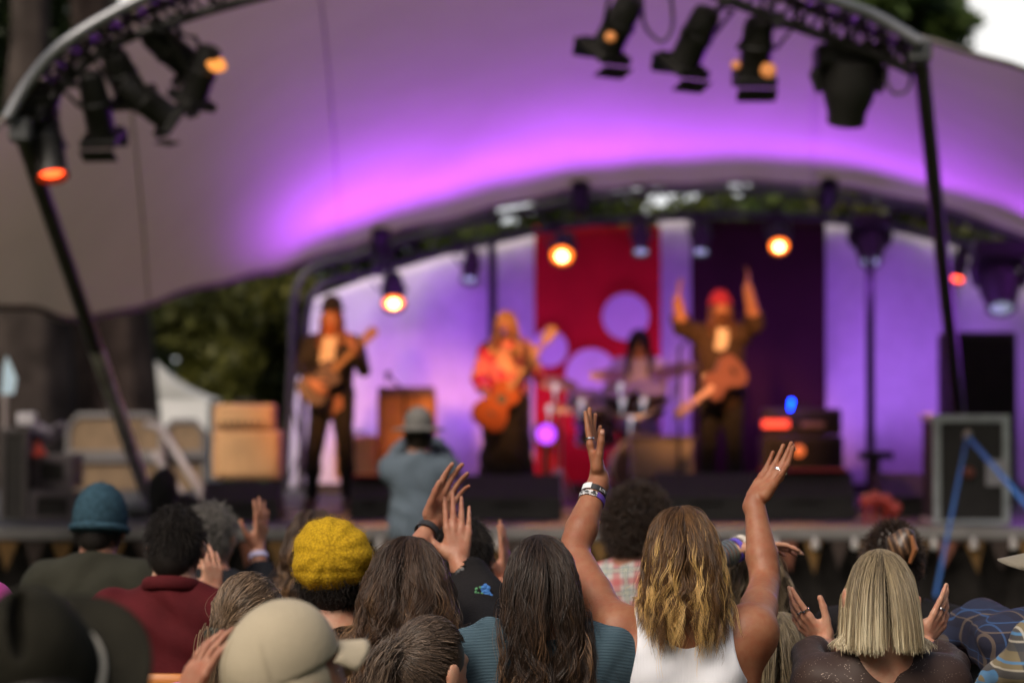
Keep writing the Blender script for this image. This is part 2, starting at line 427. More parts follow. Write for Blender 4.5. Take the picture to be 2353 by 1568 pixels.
def long_hair(g, m, parent, n=1500, L=.34, Lv=.08, crown=(0, .03, 0), colliders=(), wave=.006, wf=3.0, rad=.0012, layer=.014, clump=140, zcut=None, hlfrac=.3,
              part=True, name='hair', steps=22, grav=.28, flare=.0, fly=.04, tip_tint=.3, keep='full', fuzz=.0045, cpow=.75, squeeze=.15, sidecut=0, hlamp=.55):
    root, v = scalp(g, int(n * .8), KEEP[keep]); hp = g['hp']; r2, v2 = scalp(g, n - int(n * .8), lambda v: (v[:, 2] > .45) & (np.abs(v[:, 0]) < .45) & (v[:, 1] < .6)); root = np.concatenate([root, r2]); v = np.concatenate([v, v2])
    c = hp(0, 0, -.112); Rm = g['R']
    cr = hp(crown[0], crown[1], -.0)
    # first direction: away from the parting (a line running front to back) or the crown
    rel = (root - cr) @ Rm
    if part: rn = rel / (np.linalg.norm(rel, axis=1, keepdims=True) + 1e-6); ini = rn * .7 + np.stack([np.sign(rel[:, 0]) * .35, -.35 + 0 * rel[:, 0], 0 * rel[:, 0]], 1)
    else: ini = rel.copy(); ini /= np.linalg.norm(ini, axis=1, keepdims=True) + 1e-6
    ini += RNG.normal(size=ini.shape) * .15
    ini = ini @ Rm.T
    lay = layer * (.35 + .65 * RNG.random(n)); zt_ = hp(0, 0, 0)[2]; ndx = np.abs((root - c) @ Rm)[:, 0]
    Ls = np.clip((root[:, 2] - (zt_ - L * (1 + RNG.normal(size=n) * Lv) * (1 - sidecut * np.minimum(1, ndx / .075)))) * 1.04 + .035 * np.clip(v[:, 2], 0, 1), .05, 1.2)
    # a strand rooted low on the head is shorter
    step = (Ls / (steps - 1))
    base = grow(g['head'][:2], .0) + [grow(g['neck'], .012)[0]]; cols = base + list(colliders)
    p = root.copy(); d = ini / (np.linalg.norm(ini, axis=1, keepdims=True) + 1e-9); path = [p.copy()]
    dn = np.array([0, 0, -1.0])
    out = p - c; out[:, 2] = 0; out /= np.linalg.norm(out, axis=1, keepdims=True) + 1e-6
    for i in range(steps - 1):
        t = i / (steps - 1); k = 1 - (1 - grav) ** (step * 45)[:, None]
        d = d * (1 - k) + (dn + out * flare * .22 * max(0, 1 - t * 1.6)) * k; d /= np.linalg.norm(d, axis=1, keepdims=True)
        q = p + d * step[:, None]; q2, gr, _ = grad_push(cols, q, lay * min(1, .3 + i / 4))
        d2 = q2 - p; d = d2 / (np.linalg.norm(d2, axis=1, keepdims=True) + 1e-9); p = p + d * step[:, None]
        path.append(p.copy())
    Pth = np.stack(path, 1)
    # clumps
    ng = min(clump, n); gi = RNG.choice(n, ng, replace=False); mid = Pth[:, steps // 2]
    dd = ((mid[:, None, :] - mid[gi][None]) ** 2).sum(-1); own = dd.argmin(1); G = Pth[gi][own]
    tt = np.linspace(0, 1, steps)[None, :, None]; cl = cpow * np.clip(tt * 1.5, 0, 1) ** 1.2
    Pth = Pth * (1 - cl) + G * cl + RNG.normal(size=(n, 1, 3)) * fuzz * tt ** .5
    # waves shared by a clump
    ph = RNG.random((ng, 2))[own] * 6.28; fr = (wf * (.7 + .6 * RNG.random((ng, 1))[own]))
    am = wave * (.5 + RNG.random((ng, 1))[own]) * np.clip(tt[..., 0] * 1.6, 0, 1)
    Pth[..., 0] += am * np.sin(fr * 6.28 * tt[..., 0] + ph[:, :1]); Pth[..., 1] += am * .7 * np.cos(fr * 6.28 * tt[..., 0] + ph[:, 1:])
    cx = c[0]; Pth[..., 0] = cx + squeeze * np.tanh((Pth[..., 0] - cx) / squeeze)
    loc = (Pth - c) @ Rm; fr = (loc[..., 1] > .035) & (loc[..., 2] < .03) & (loc[..., 2] > -.2); sgx = np.where(root[:, :1] - cx >= 0, 1, -1); tgt = cx + sgx * (.074 + .01 * RNG.random((n, 1))); wgt = np.clip((.03 - loc[..., 2]) / .05, 0, 1) * fr
    Pth[..., 0] = np.where(np.abs(Pth[..., 0] - cx) < .075, Pth[..., 0] * (1 - wgt) + tgt * wgt, Pth[..., 0])
    for i in range(2, steps, 1): Pth[:, i], _, _ = grad_push(list(colliders) + cols[2:], Pth[:, i], lay * .6 + .001)
    f = RNG.random(n) < fly; k = f.sum()
    if k: Pth[f] += (RNG.normal(size=(k, 1, 3)) * .018 * tt ** 1.3 + np.sin(tt * 9 + RNG.random((k, 1, 1)) * 6) * .006 * tt)
    if zcut is not None:
        zc = zcut + RNG.normal(size=(n, 1)) * .006 + .010 * np.abs(RNG.normal(size=(n, 1))) * (RNG.random((n, 1)) < .3); below = Pth[..., 2] < zc
        first = np.argmax(below, 1); has = below.any(1)
        for s_ in range(steps):
            mk = has & (first <= s_) & (first > 0); src = Pth[np.arange(n), np.maximum(first - 1, 0)]
            nx = Pth[np.arange(n), first]; al = np.clip((src[:, 2] - zc[:, 0]) / (src[:, 2] - nx[:, 2] + 1e-6), 0, 1)[:, None]
            Pth[mk, s_] = (src + (nx - src) * al)[mk] + np.array([0, 0, -.0004]) * (s_ - first[mk])[:, None]
    rd = rad * (.6 + .8 * RNG.random((n, 1))) * np.clip(1.15 - np.linspace(0, 1, steps)[None] ** 3 * .85, .2, 1) * np.where(f, .45, 1)[:, None]
    hl = (RNG.random(ng) < hlfrac)[own] * hlamp * (.5 + .5 * RNG.random(ng)[own])
    ti = np.clip(RNG.random(ng)[own][:, None] * .25 + RNG.random((n, 1)) * .22 + hl[:, None] * np.clip(.22 + 1.3 * tt[..., 0], 0, 1) + tip_tint * tt[..., 0], 0, 1)
    V, Fq, T = tubes(Pth, rd, ti)
    # the dense mass below the strands
    capp = [ell(hp(0, 0, -.112), tuple(q * g['hs'] for q in (.0805, .0975, .1125)), Rm, .02)]
    cut = lambda p: -(((p - hp(0, .115, -.185)) @ Rm) / np.array([.085, .11, .12])).__pow__(2).sum(-1) ** .5 * .08 + .08
    V2, F2 = surface(capp, .007, cuts=[cut])
    F2b = F2 + len(V); V = np.concatenate([V, V2]); Fq = np.concatenate([Fq, F2b]); T = np.concatenate([T, np.full(len(V2), .08)])
    return npmesh(name, V, Fq, m, parent, True, T)
def short_hair(g, m, parent, n=1400, L=.04, curl=.006, rad=.0016, puff=.0, name='hair', fuzz=.5, keep='short', neckl=True, steps=8, grayvar=.5):
    root, v = scalp(g, n, KEEP[keep]); hp = g['hp']; c = hp(0, 0, -.112); nrm = root - c; nrm /= np.linalg.norm(nrm, axis=1, keepdims=True)
    dn = np.array([0, -.25, -1.0]); d = nrm * (1.0 if puff else .55) + dn * (.1 if puff else .55) + RNG.normal(size=(n, 3)) * fuzz * .5
    d /= np.linalg.norm(d, axis=1, keepdims=True); Ls = L * (.6 + .7 * RNG.random(n)) * np.clip(.55 + .6 * (v[:, 2] + .5), .35, 1)
    t = np.linspace(0, 1, steps)[None, :, None]; pth = root[:, None] + nrm[:, None] * puff * t + d[:, None] * Ls[:, None, None] * t + dn * (L * .35) * t * t
    ph = RNG.random((n, 1, 3)) * 6.28; pth += curl * np.sin(t * (9 if curl > .004 else 4) + ph) * t
    rd = rad * (.6 + .8 * RNG.random((n, 1))) * (1 - .7 * t[..., 0])
    V, Fq, T = tubes(pth, rd, np.clip(RNG.random((n, 1)) * grayvar + .3 * t[..., 0], 0, 1))
    Rm = g['R']; e = puff * .75
    capp = [ell(hp(0, 0, -.112), tuple(q * g['hs'] + e for q in (.0805, .0975, .1125)), Rm, .02), ell(hp(0, -.055, -.165), (.055 + e * .5, .045 + e * .6, .06), Rm, .03)]
    cut = lambda p: .08 - ((((p - hp(0, .115, -.205)) @ Rm) / np.array([.10, .125 - puff * .5, .15])) ** 2).sum(-1) ** .5 * .08
    bump = (lambda p: .006 * np.sin(p[:, 0] * 170 + 3 * np.sin(p[:, 2] * 90)) * np.sin(p[:, 2] * 150 + 2 * np.sin(p[:, 1] * 110))) if puff else None
    V2, F2 = surface(capp, .006, cuts=[cut], noise=bump)
    return npmesh(name, np.concatenate([V, V2]), np.concatenate([Fq, F2 + len(V)]), m, parent, True, np.concatenate([T, np.full(len(V2), .1)]))
def ponytail(g, m, parent, tie, n=1100, tail=420, L=.22, taildir=(0, -1, -.2), rad=.0011, layer=.006, wave=.004, name='hair', tw=.02, hlfrac=.35, fly=.05, grav=.22, tdark=.1, bias=None, colliders=()):
    root, v = scalp(g, n, KEEP['full']); hp = g['hp']; steps = 14; tie = np.asarray(tie, float)
    cols = grow(g['head'][:2], 0); t = np.linspace(0, 1, steps); path = []
    lay = layer * (.4 + RNG.random(n)) + .001
    for s_ in t:
        q = root * (1 - s_) + tie * s_ + RNG.normal(size=(n, 3)) * .0012; w = math.sin(math.pi * s_)
        q2, _, _ = grad_push(cols, q, lay * (1 - s_ * .5) + .001); q2[:, 2] += 0
        path.append(q2)
    Pt = np.stack(path, 1); fl = RNG.random(n) < fly
    k = fl.sum(); tt = t[None, :, None]
    Pt[fl] += RNG.normal(size=(k, 1, 3)) * .012 * np.sin(tt * 3.1)
    ti = np.clip(RNG.random((n, 1)) * .55 + .25 * (RNG.random((n, 1)) < hlfrac) + 0 * tt[..., 0], 0, 1); rd = rad * (.6 + .7 * RNG.random((n, 1))) * np.ones((1, steps)) * np.where(fl, .5, 1)[:, None]
    V, Fq, T = tubes(Pt, rd, ti)
    st2 = 18; d = np.tile(unit(taildir), (tail, 1)) + RNG.normal(size=(tail, 3)) * .22; p = tie + RNG.normal(size=(tail, 3)) * tw * .4
    Ls = L * (.65 + .5 * RNG.random(tail)); path = [p.copy()]; dn = np.array([0, 0, -1.0])
    col2 = grow(g['head'][:2], 0) + grow(g['torso'], .01) + grow(g['neck'], .01) + list(colliders)
    for i in range(st2 - 1):
        d = d / np.linalg.norm(d, axis=1, keepdims=True) * (1 - grav) + dn * grav; d /= np.linalg.norm(d, axis=1, keepdims=True)
        p = p + d * (Ls / st2)[:, None]; p, _, _ = grad_push(col2, p, .004 + tw * .3); path.append(p.copy())
    Pt = np.stack(path, 1); tt = np.linspace(0, 1, st2)[None, :, None]; ng = 26; own = RNG.integers(0, ng, tail); gi = RNG.choice(tail, ng, replace=False)
    cl = .6 * tt; Pt = Pt * (1 - cl) + Pt[gi][own] * cl + RNG.normal(size=(tail, 1, 3)) * .005 * tt
    ph = RNG.random((ng, 1))[own] * 6.28; Pt[..., 0] += wave * 2 * np.sin(9 * tt[..., 0] + ph) * tt[..., 0]; Pt[..., 1] += wave * np.cos(8 * tt[..., 0] + ph) * tt[..., 0]
    ti = np.clip(RNG.random(ng)[own][:, None] * .5 + .3 * RNG.random((tail, 1)) + .3 * tt[..., 0], 0, 1)
    rd = rad * 1.15 * (.6 + .7 * RNG.random((tail, 1))) * (1.1 - .8 * tt[..., 0])
    V3_, F3, T3 = tubes(Pt, rd, ti)
    capp = [ell(hp(0, 0, -.112), tuple(q * g['hs'] for q in (.0805, .0975, .1125)), g['R'], .02)]
    cut = lambda p: .08 - ((((p - hp(0, .115, -.185)) @ g['R']) / np.array([.085, .11, .12])) ** 2).sum(-1) ** .5 * .08
    V2, F2 = surface(capp, .007, cuts=[cut])
    o1 = len(V); o2 = o1 + len(V3_)
    return npmesh(name, np.concatenate([V, V3_, V2]), np.concatenate([Fq, F3 + o1, F2 + o2]), m, parent, True, np.concatenate([T, T3, np.full(len(V2), tdark)]))
def folds(a=.004, s=1.0, seed=0):
    def fn(p):
        x, y, z = p[:, 0], p[:, 1], p[:, 2]
        return a * (np.sin(31 * s * x + 9 * np.sin(7 * z + seed) + seed) * .6 + np.sin(38 * s * z + 6 * np.sin(11 * x + seed * 2) + 5 * y) * .5 + .5 * np.sin(17 * s * (x + z) + 20 * y + seed))
    return fn
def below(z, tilt=0, y0=0): return lambda p: (p[:, 2] - z - tilt * (p[:, 1] - y0))
def above(z): return lambda p: z - p[:, 2]
def minus(*prims): return lambda p: -sdf_pts(list(prims), p)

def fuzz(T, ob, m, n, L=.004, rad=.0004, name='fuzz'):
    """short woolly fibres standing on a knitted surface"""
    me = ob.data; nv = len(me.vertices); co = np.empty(nv * 3, np.float32); me.vertices.foreach_get('co', co); co = co.reshape(-1, 3); nr = np.empty(nv * 3, np.float32); me.vertices.foreach_get('normal', nr); nr = nr.reshape(-1, 3)
    i = RNG.integers(0, nv, n); p = co[i] + RNG.normal(size=(n, 3)) * .003; d = nr[i] + RNG.normal(size=(n, 3)) * .6; d /= np.linalg.norm(d, axis=1, keepdims=True)
    t = np.linspace(0, 1, 3)[None, :, None]; P_ = p[:, None] + d[:, None] * (L * (.4 + RNG.random((n, 1, 1)))) * t - nr[i][:, None] * .002; V, Fq, ti = tubes(P_, np.full((n, 3), rad), np.tile(RNG.random((n, 1)), (1, 3)))
    return npmesh(name, V, Fq, m, T, True, ti)
# ================================================================== THE SETTING
def smoothcurve(keys, n):
    """Catmull-Rom through keys [(t, Vector)] sampled at n even t"""
    ts = [k[0] for k in keys]; out = []
    for i in range(n):
        t = ts[0] + (ts[-1] - ts[0]) * i / (n - 1); j = max(0, min(len(ts) - 2, sum(1 for x in ts[1:] if x <= t)))
        p0 = keys[max(j - 1, 0)][1]; p1 = keys[j][1]; p2 = keys[j + 1][1]; p3 = keys[min(j + 2, len(keys) - 1)][1]
        u = (t - ts[j]) / (ts[j + 1] - ts[j])
        out.append(.5 * ((2 * p1) + (p2 - p0) * u + (2 * p0 - 5 * p1 + 4 * p2 - p3) * u * u + (3 * p1 - p0 - 3 * p2 + p3) * u ** 3))
    return out
g_ = MB(); N = 40
for i in range(N + 1):
    for j in range(N + 1):
        x = (i / N - .5); y = (j / N); X = 900 * x * abs(x) * 2; Y = -200 + 1100 * y * y + 0
        g_.v.append((X, Y, -.0 - .02 * math.sin(X * .7) * math.cos(Y * .5) - (0)))
for i in range(N):
    for j in range(N):
        a = i * (N + 1) + j; g_.f.append((a, a + N + 1, a + N + 2, a + 1))
gm = mat('grass_ground', (.045, .055, .022), .95, var=.4, vscale=2, bump=.6, bscale=40, spec=.1)
tag(g_.build('ground', gm), kind='structure')
DZ = .68
deckm = mat('deck_black', (.03, .028, .027), .6, var=.3, vscale=3, bump=.1, bscale=25)
b = MB(); b.box((.3, 20.6, DZ - .05), (12.0, 7.1, .10), bev=.01)
DK = thing('stage_deck', 'low black stage deck with a grey metal lip along its front edge', 'stage', (0.3, 17.05, 0))
def kid(mb, name, m, par, smooth=False):
    """child mesh, geometry given in world space"""
    o = mb.build(name, m, None, smooth, off=par.matrix_basis.translation if not par.rotation_euler.z else None); o.parent = par; return o
kid(b, 'deck_top', deckm, DK)
e = MB(); e.box((.3, 17.02, DZ - .035), (12.02, .05, .085), bev=.008); kid(e, 'front_lip', mat('alu_dull', (.30, .29, .29), .45, metal=.3, var=.25, vscale=4), DK)
sk = MB()
for i in range(241):
    x = -5.7 + 12.0 * i / 240; y = 17.09 + .02 * math.sin(i * .9) + .012 * math.sin(i * 2.3)
    sk.v += [(x, y, .0), (x, y, DZ - .09)]
    if i: a = 2 * i; sk.f.append((a - 2, a, a + 1, a - 1))
kid(sk, 'skirt', mat('black_skirt', (.018, .016, .015), .9, var=.3, spec=.1), DK, True)
# bunting along the stage front
bt = thing('bunting', 'string of mustard and dark triangular flags hung below the stage lip', 'bunting', (0, 16.97, DZ - .09))
fl = [mat('flag_mustard', (.16, .085, .022), .8, var=.3), mat('flag_dark', (.05, .035, .03), .9), mat('flag_rust', (.20, .07, .04), .8)]
st = MB(); st.tube([(-5.6 + .35 * i, 16.965, DZ - .075 - .014 * (i % 2)) for i in range(34)], .006, 5); kid(st, 'cord', mat('cord', (.06, .05, .05), .9), bt)
for k in range(62):
    x = -5.6 + k * .188; f = MB(); zt = DZ - .085; w = .075 * random.uniform(.85, 1.1); hh = .22 * random.uniform(.85, 1.1); tw = random.uniform(-.03, .03)
    f.v = [(x - w, 16.968, zt), (x + w, 16.968, zt - .004), (x + tw, 16.955, zt - hh), (x - w, 16.972, zt), (x + w, 16.972, zt - .004), (x + tw, 16.959, zt - hh)]
    f.f = [(0, 1, 2), (5, 4, 3), (0, 3, 4, 1), (1, 4, 5, 2), (2, 5, 3, 0)]; kid(f, 'flag', fl[0 if k % 2 else random.choice([1, 1, 2])], bt)
# small pale clips on the lip, one thing each
clipm = mat('pale_clip', (.6, .58, .58), .35, var=.1)
for k in range(22):
    x = P(1690 + (k - 9) * 91, 1245, 16.95).x
    if x > 3.9 or x < -3.9: continue
    c = MB(); c.lathe([(.012, -.03), (.026, -.02), (.030, 0), (.026, .02), (.010, .03)], 12, (x, 16.93, DZ - .115), (0, 0, 1)); c.box((x, 16.96, DZ - .08), (.03, .03, .05))
    tag(c.build('festoon_bulb', clipm, smooth=True), 'small pale unlit festoon bulb clipped under the stage lip between bunting flags', 'bulb', 'festoon bulbs under the stage lip')
# ------------------------------------------------------------------ canopy
Fk = [(0, P(-420, 780, 14.6)), (.06, P(-180, 520, 14.5)), (.12, P(15, 262, 14.5)), (.2, P(150, 105, 14.5)), (.3, P(360, -22, 14.4)), (.4, P(620, -150, 14.3)), (.5, P(900, -230, 14.3)), (.6, P(1250, -245, 14.3)),
      (.7, P(1580, -170, 14.3)), (.8, P(1900, -12, 14.4)), (.87, P(2118, 92, 14.5)), (.94, P(2380, 178, 15.0)), (1, P(2700, 420, 15.6))]
Bk = [(0, P(-380, 760, 17)), (.06, P(-160, 700, 17.6)), (.12, P(30, 702, 18)), (.2, P(205, 726, 18.6)), (.3, P(480, 655, 20.5)), (.4, P(700, 598, 22.3)), (.5, P(1000, 508, 22.9)), (.6, P(1280, 444, 23)),
      (.7, P(1550, 420, 23)), (.8, P(1900, 424, 23)), (.87, P(2150, 470, 23)), (.94, P(2400, 560, 22.8)), (1, P(2700, 690, 22.5))]
NU, NVv = 120, 36; Fc = smoothcurve(Fk, NU); Bc = smoothcurve(Bk, NU)
def canopy_pt(u, v):
    i = min(int(u * (NU - 1)), NU - 2); fr = u * (NU - 1) - i; a = Fc[i].lerp(Fc[i + 1], fr); b_ = Bc[i].lerp(Bc[i + 1], fr)
    p = a.lerp(b_, v); p.z += .55 * math.sin(math.pi * v) * min(1, u * 5) * min(1, (1 - u) * 5) * (1 - .2 * v) + (.012 * math.sin(u * 95) + .008 * math.sin(u * 41 + 2)) * (v ** 7 + (1 - v) ** 7) + .006 * math.sin(u * 23 + v * 9) * math.sin(math.pi * v)
    return p
Vc = []; cf = []
for i in range(NU):
    for j in range(NVv): Vc.append(tuple(canopy_pt(i / (NU - 1), j / (NVv - 1))))
for i in range(NU - 1):
    for j in range(NVv - 1): a = i * NVv + j; cf.append((a, a + 1, a + NVv + 1, a + NVv))
m, n, bs = newmat('canopy_membrane')
tc = n.nodes.new('ShaderNodeTexCoord'); nz = n.nodes.new('ShaderNodeTexNoise'); nz.inputs['Scale'].default_value = .8; nz.inputs['Detail'].default_value = 5; n.links.new(tc.outputs['Object'], nz.inputs[0])
cr = n.nodes.new('ShaderNodeValToRGB'); cr.color_ramp.elements[0].position = .3; cr.color_ramp.elements[0].color = (.36, .32, .29, 1); cr.color_ramp.elements[1].position = .7; cr.color_ramp.elements[1].color = (.44, .40, .365, 1)
n.links.new(nz.outputs[0], cr.inputs[0]); n.links.new(cr.outputs[0], bs.inputs['Base Color']); bs.inputs['Roughness'].default_value = .75; bs.inputs['Specular IOR Level'].default_value = .2; trn = n.nodes.new('ShaderNodeBsdfTranslucent'); trn.inputs[0].default_value = (.50, .40, .33, 1); mxs = n.nodes.new('ShaderNodeMixShader'); mxs.inputs[0].default_value = .18; n.links.new(bs.outputs[0], mxs.inputs[1]); n.links.new(trn.outputs[0], mxs.inputs[2]); n.links.new(mxs.outputs[0], n.nodes['Material Output'].inputs[0])
CN = thing('stage_canopy', 'large pale stretched fabric canopy arching over the stage', 'canopy', Fc[NU // 2])
o = Vector(Fc[NU // 2]); me = npmesh('membrane', [Vector(v) - o for v in Vc], cf, m, CN)
hem = MB(); hem.tube([canopy_pt(i / (NU - 1), 1) - Vector((0, 0, .01)) for i in range(NU)], .03, 8); kid(hem, 'rear_hem', mat('hem', (.22, .19, .18), .8), CN, True)
hem = MB(); hem.tube([canopy_pt(i / (NU - 1), 0) for i in range(NU)], .018, 8); kid(hem, 'front_hem', mat('hem', (.22, .19, .18), .8), CN, True)
for u in (.25, .43, .79):
    s_ = MB(); pts = [canopy_pt(u, j / 35) - Vector((0, .0, .004)) for j in range(36)]
    for k, p in enumerate(pts):
        s_.v += [tuple(p + Vector((-.008, 0, 0))), tuple(p + Vector((.008, 0, 0))), tuple(p + Vector((.008, 0, -.003))), tuple(p + Vector((-.008, 0, -.003)))]
        if k:
            a = 4 * k
            for q in range(4): s_.f.append((a - 4 + q, a - 4 + (q + 1) % 4, a + (q + 1) % 4, a + q))
    kid(s_, 'seam', mat('seam', (.40, .36, .33), .8), CN)
alu = mat('aluminium', (.24, .25, .27), .42, metal=.6, var=.15, vscale=5)
dkm = mat('dark_truss', (.035, .032, .034), .5, metal=.3, var=.2)
blk = mat('black_metal', (.022, .021, .020), .5, var=.2, spec=.4)
blk2 = mat('black_paint', (.03, .028, .027), .55, var=.2)
# front arch truss: outer chord follows the canopy edge, two inner chords, lacing
Ain = [(0, P(62, 300, 14.6)), (.1, P(130, 215, 14.6)), (.2, P(235, 118, 14.6)), (.3, P(400, 50, 14.5)), (.4, P(640, -18, 14.4)), (.5, P(950, -90, 14.4)), (.6, P(1250, -105, 14.4)), (.7, P(1540, -45, 14.4)), (.82, P(1830, 62, 14.5)), (.92, P(1990, 118, 14.6)), (1, P(2095, 165, 14.6))]
Aout = [(0, P(18, 272, 14.4)), (.1, P(70, 185, 14.4)), (.2, P(160, 92, 14.3)), (.3, P(345, -12, 14.3)), (.4, P(620, -130, 14.2)), (.5, P(900, -200, 14.2)), (.6, P(1250, -215, 14.2)), (.7, P(1560, -135, 14.2)), (.82, P(1870, -15, 14.3)), (.92, P(2010, 38, 14.4)), (1, P(2112, 98, 14.4))]
FA = thing('front_arch_truss', 'curved aluminium lattice truss carrying lamps at the front of the canopy', 'truss', (Aout[0][1].x, 14.4, 0))
no = 61; co = smoothcurve(Aout, no); ci = smoothcurve(Ain, no); cb = [a * .45 + c_ * .55 + Vector((0, .42, .12)) for a, c_ in zip(co, ci)]
t_ = MB(); t_.tube(co, .038, 10); kid(t_, 'outer_chord', alu, FA, True)
for nm, cc in (('inner_chord', ci), ('back_chord', cb)): t_ = MB(); t_.tube(cc, .030, 8); kid(t_, nm, dkm, FA, True)
t_ = MB()
for i in range(0, no - 2, 2):
    for A, Bb in ((co, ci), (ci, cb), (cb, co)):
        t_.tube([A[i], Bb[i + 1]], .014, 6, False); t_.tube([Bb[i + 1], A[i + 2]], .014, 6, False)
kid(t_, 'lacing', dkm, FA, True)
def mast(name, label, pts, r, mats, head=None):
    T = thing(name, label, 'mast', (pts[-1].x, pts[-1].y, DZ))
    if head: a = MB(); a.tube([pts[0].lerp(pts[-1], q_ / 20) for q_ in range(10, 20)], r * 1.04, 12); kid(a, 'daylit_sleeve', head, T, True)
    a = MB(); k = len(pts) // 2; a.tube(pts, r, 12); kid(a, 'tube', mats, T, True)
    h = MB(); h.box(pts[0], (.13, .13, .15), bev=.02); kid(h, 'head_joint', mat('joint_grey', (.11, .115, .12), .5, metal=.4), T)
    ft = MB(); ft.box((pts[-1].x, pts[-1].y, DZ + .012), (.4, .4, .024)); ft.lathe([(.09, 0), (.09, .14), (.07, .16)], 14, (pts[-1].x, pts[-1].y, DZ + .024)); kid(ft, 'base_plate', blk, T)
    return T
mastm = mat('mast_steel', (.075, .07, .066), .5, metal=.2, var=.3, vscale=3)
def lerpn(a, b_, n): return [a.lerp(b_, i / (n - 1)) for i in range(n)]
fl_ = P(352, 1172, 19.0); fl_.z = DZ; tl = P(48, 300, 14.5)
mast('arch_mast', 'steel mast leaning from the red lamp down to the left of the stage', lerpn(tl, fl_, 8), .052, mastm, mat('mast_daylit_pale', (.75, .66, .68), .5, metal=.2, var=.45, vscale=6))  # lower half coloured pale for the daylight that falls on it
fr_ = P(2226, 1150, 20.4); fr_.z = DZ; tr = P(2112, 118, 14.5)
mast('arch_mast', 'steel mast leaning from the right corner of the arch down behind the flight case', lerpn(tr, fr_, 8), .050, mastm)
# rear arch truss
Ro = [(0, P(655, 1125, 22.6)), (.06, P(668, 850, 22.6)), (.12, P(690, 640, 22.6)), (.2, P(830, 585, 22.8)), (.3, P(1010, 530, 23)), (.4, P(1220, 480, 23.1)), (.5, P(1420, 448, 23.1)), (.6, P(1620, 436, 23.1)), (.7, P(1830, 443, 23.1)), (.8, P(2030, 468, 23.1)), (.9, P(2220, 510, 23)), (1, P(2460, 590, 22.9))]
Ri = [(0, P(690, 1125, 22.7)), (.06, P(700, 860, 22.7)), (.12, P(722, 672, 22.7)), (.2, P(850, 625, 22.9)), (.3, P(1030, 575, 23.1)), (.4, P(1230, 530, 23.2)), (.5, P(1420, 505, 23.2)), (.6, P(1620, 492, 23.2)), (.7, P(1830, 497, 23.2)), (.8, P(2030, 518, 23.2)), (.9, P(2220, 560, 23.1)), (1, P(2460, 650, 23))]
RA = thing('rear_arch_truss', 'dark curved lattice truss over the back of the stage where the drapes hang', 'truss', (Ro[0][1].x, 22.6, DZ))
n2 = 81; ro = smoothcurve(Ro, n2); ri = smoothcurve(Ri, n2); t_ = MB(); t_.tube(ro, .035, 8); kid(t_, 'outer_chord', dkm, RA, True)
t_ = MB(); t_.tube(ri, .035, 8); kid(t_, 'inner_chord', dkm, RA, True)
t_ = MB()
for i in range(0, n2 - 4, 4): t_.tube([ro[i], ri[i + 2]], .010, 6, False); t_.tube([ri[i + 2], ro[i + 4]], .010, 6, False)
kid(t_, 'lacing', dkm, RA, True)
# ------------------------------------------------------------------ drapes and banners behind the band
def top_at(px):
    for a, b_ in zip(Ri[2:], Ri[3:]):
        xa = a[1].x / a[1].y * F_PX + CX; xb = b_[1].x / b_[1].y * F_PX + CX
        if xa <= px <= xb: return a[1].lerp(b_[1], (px - xa) / (xb - xa)).z
    return Ri[2][1].z
def drape(label, x0, x1, d, m, dz0=0, dz1=0, amp=.032, fr=6, name='drape', lean=0, seed=0, slant=0, flat=False, cat='drape', top=None):
    n_ = int((x1 - x0) / 4) + 2; rows = 22; V = []; Fz = []
    xa = P(x0, 900, d).x
    for i in range(n_):
        px = x0 + (x1 - x0) * i / (n_ - 1); X = P(px, 900, d).x; zt = (top if top is not None else top_at(px)) - .03
        for j in range(rows):
            t = j / (rows - 1); z = zt + (DZ + .02 - zt) * t; xs = X - lean * (1 - i / (n_ - 1)) * t
            ph = (X + slant * t * .5) * fr + seed
            y = d + amp * (math.sin(ph) + .5 * math.sin(ph * 2.3 + 1 + t * 2)) * (.5 + .5 * t)
            if not flat: y += amp * 1.3 * t * math.sin((X * 2.1 + z * 1.6) * 1.5 + seed) * (1 - t * .3)
            V.append((xs, y, z))
    for i in range(n_ - 1):
        for j in range(rows - 1): a = i * rows + j; Fz.append((a, a + 1, a + rows + 1, a + rows))
    o = npmesh(name, np.array(V) - np.array([xa, d, DZ]), Fz, m); o.location = (xa, d, DZ)
    s = o.modifiers.new('thick', 'SOLIDIFY'); s.thickness = .006
    return tag(o, label, cat)
wdr = mat('white_drape', (.56, .52, .60), .8, var=.06, spec=.2)
drape('white drape behind the left guitarist, its left side slanting outwards', 705, 1128, 23.3, wdr, lean=.22, seed=1)
drape('narrow white drape between the singer and the red banner', 1134, 1232, 23.36, wdr, seed=2.2)
drape('slim strip of white drape between the red and the maroon banners', 1512, 1596, 23.4, wdr, seed=4, amp=.02)
drape('wide white drape to the right of the maroon banner with loose diagonal folds', 1892, 2190, 23.36, wdr, seed=5, slant=1.6, amp=.045, fr=5)
drape('white drape at the far right behind the loudspeaker stack', 2196, 2440, 23.5, wdr, seed=7, slant=1.2)
rb = drape('deep red banner with three pale discs hanging behind the drummer', 1228, 1518, 23.28, mat('red_banner', (.52, .010, .014), .8, var=.12, vscale=2, spec=.2), amp=.012, fr=5, name='banner', flat=True, cat='banner', top=P(1300, 512, 23.28).z)
mb = drape('dark maroon banner hanging behind the player with raised arms', 1588, 1897, 23.26, mat('maroon_banner', (.035, .010, .016), .85, var=.15, vscale=2, spec=.15), amp=.012, fr=5, name='banner', flat=True, cat='banner', top=P(1700, 498, 23.26).z)
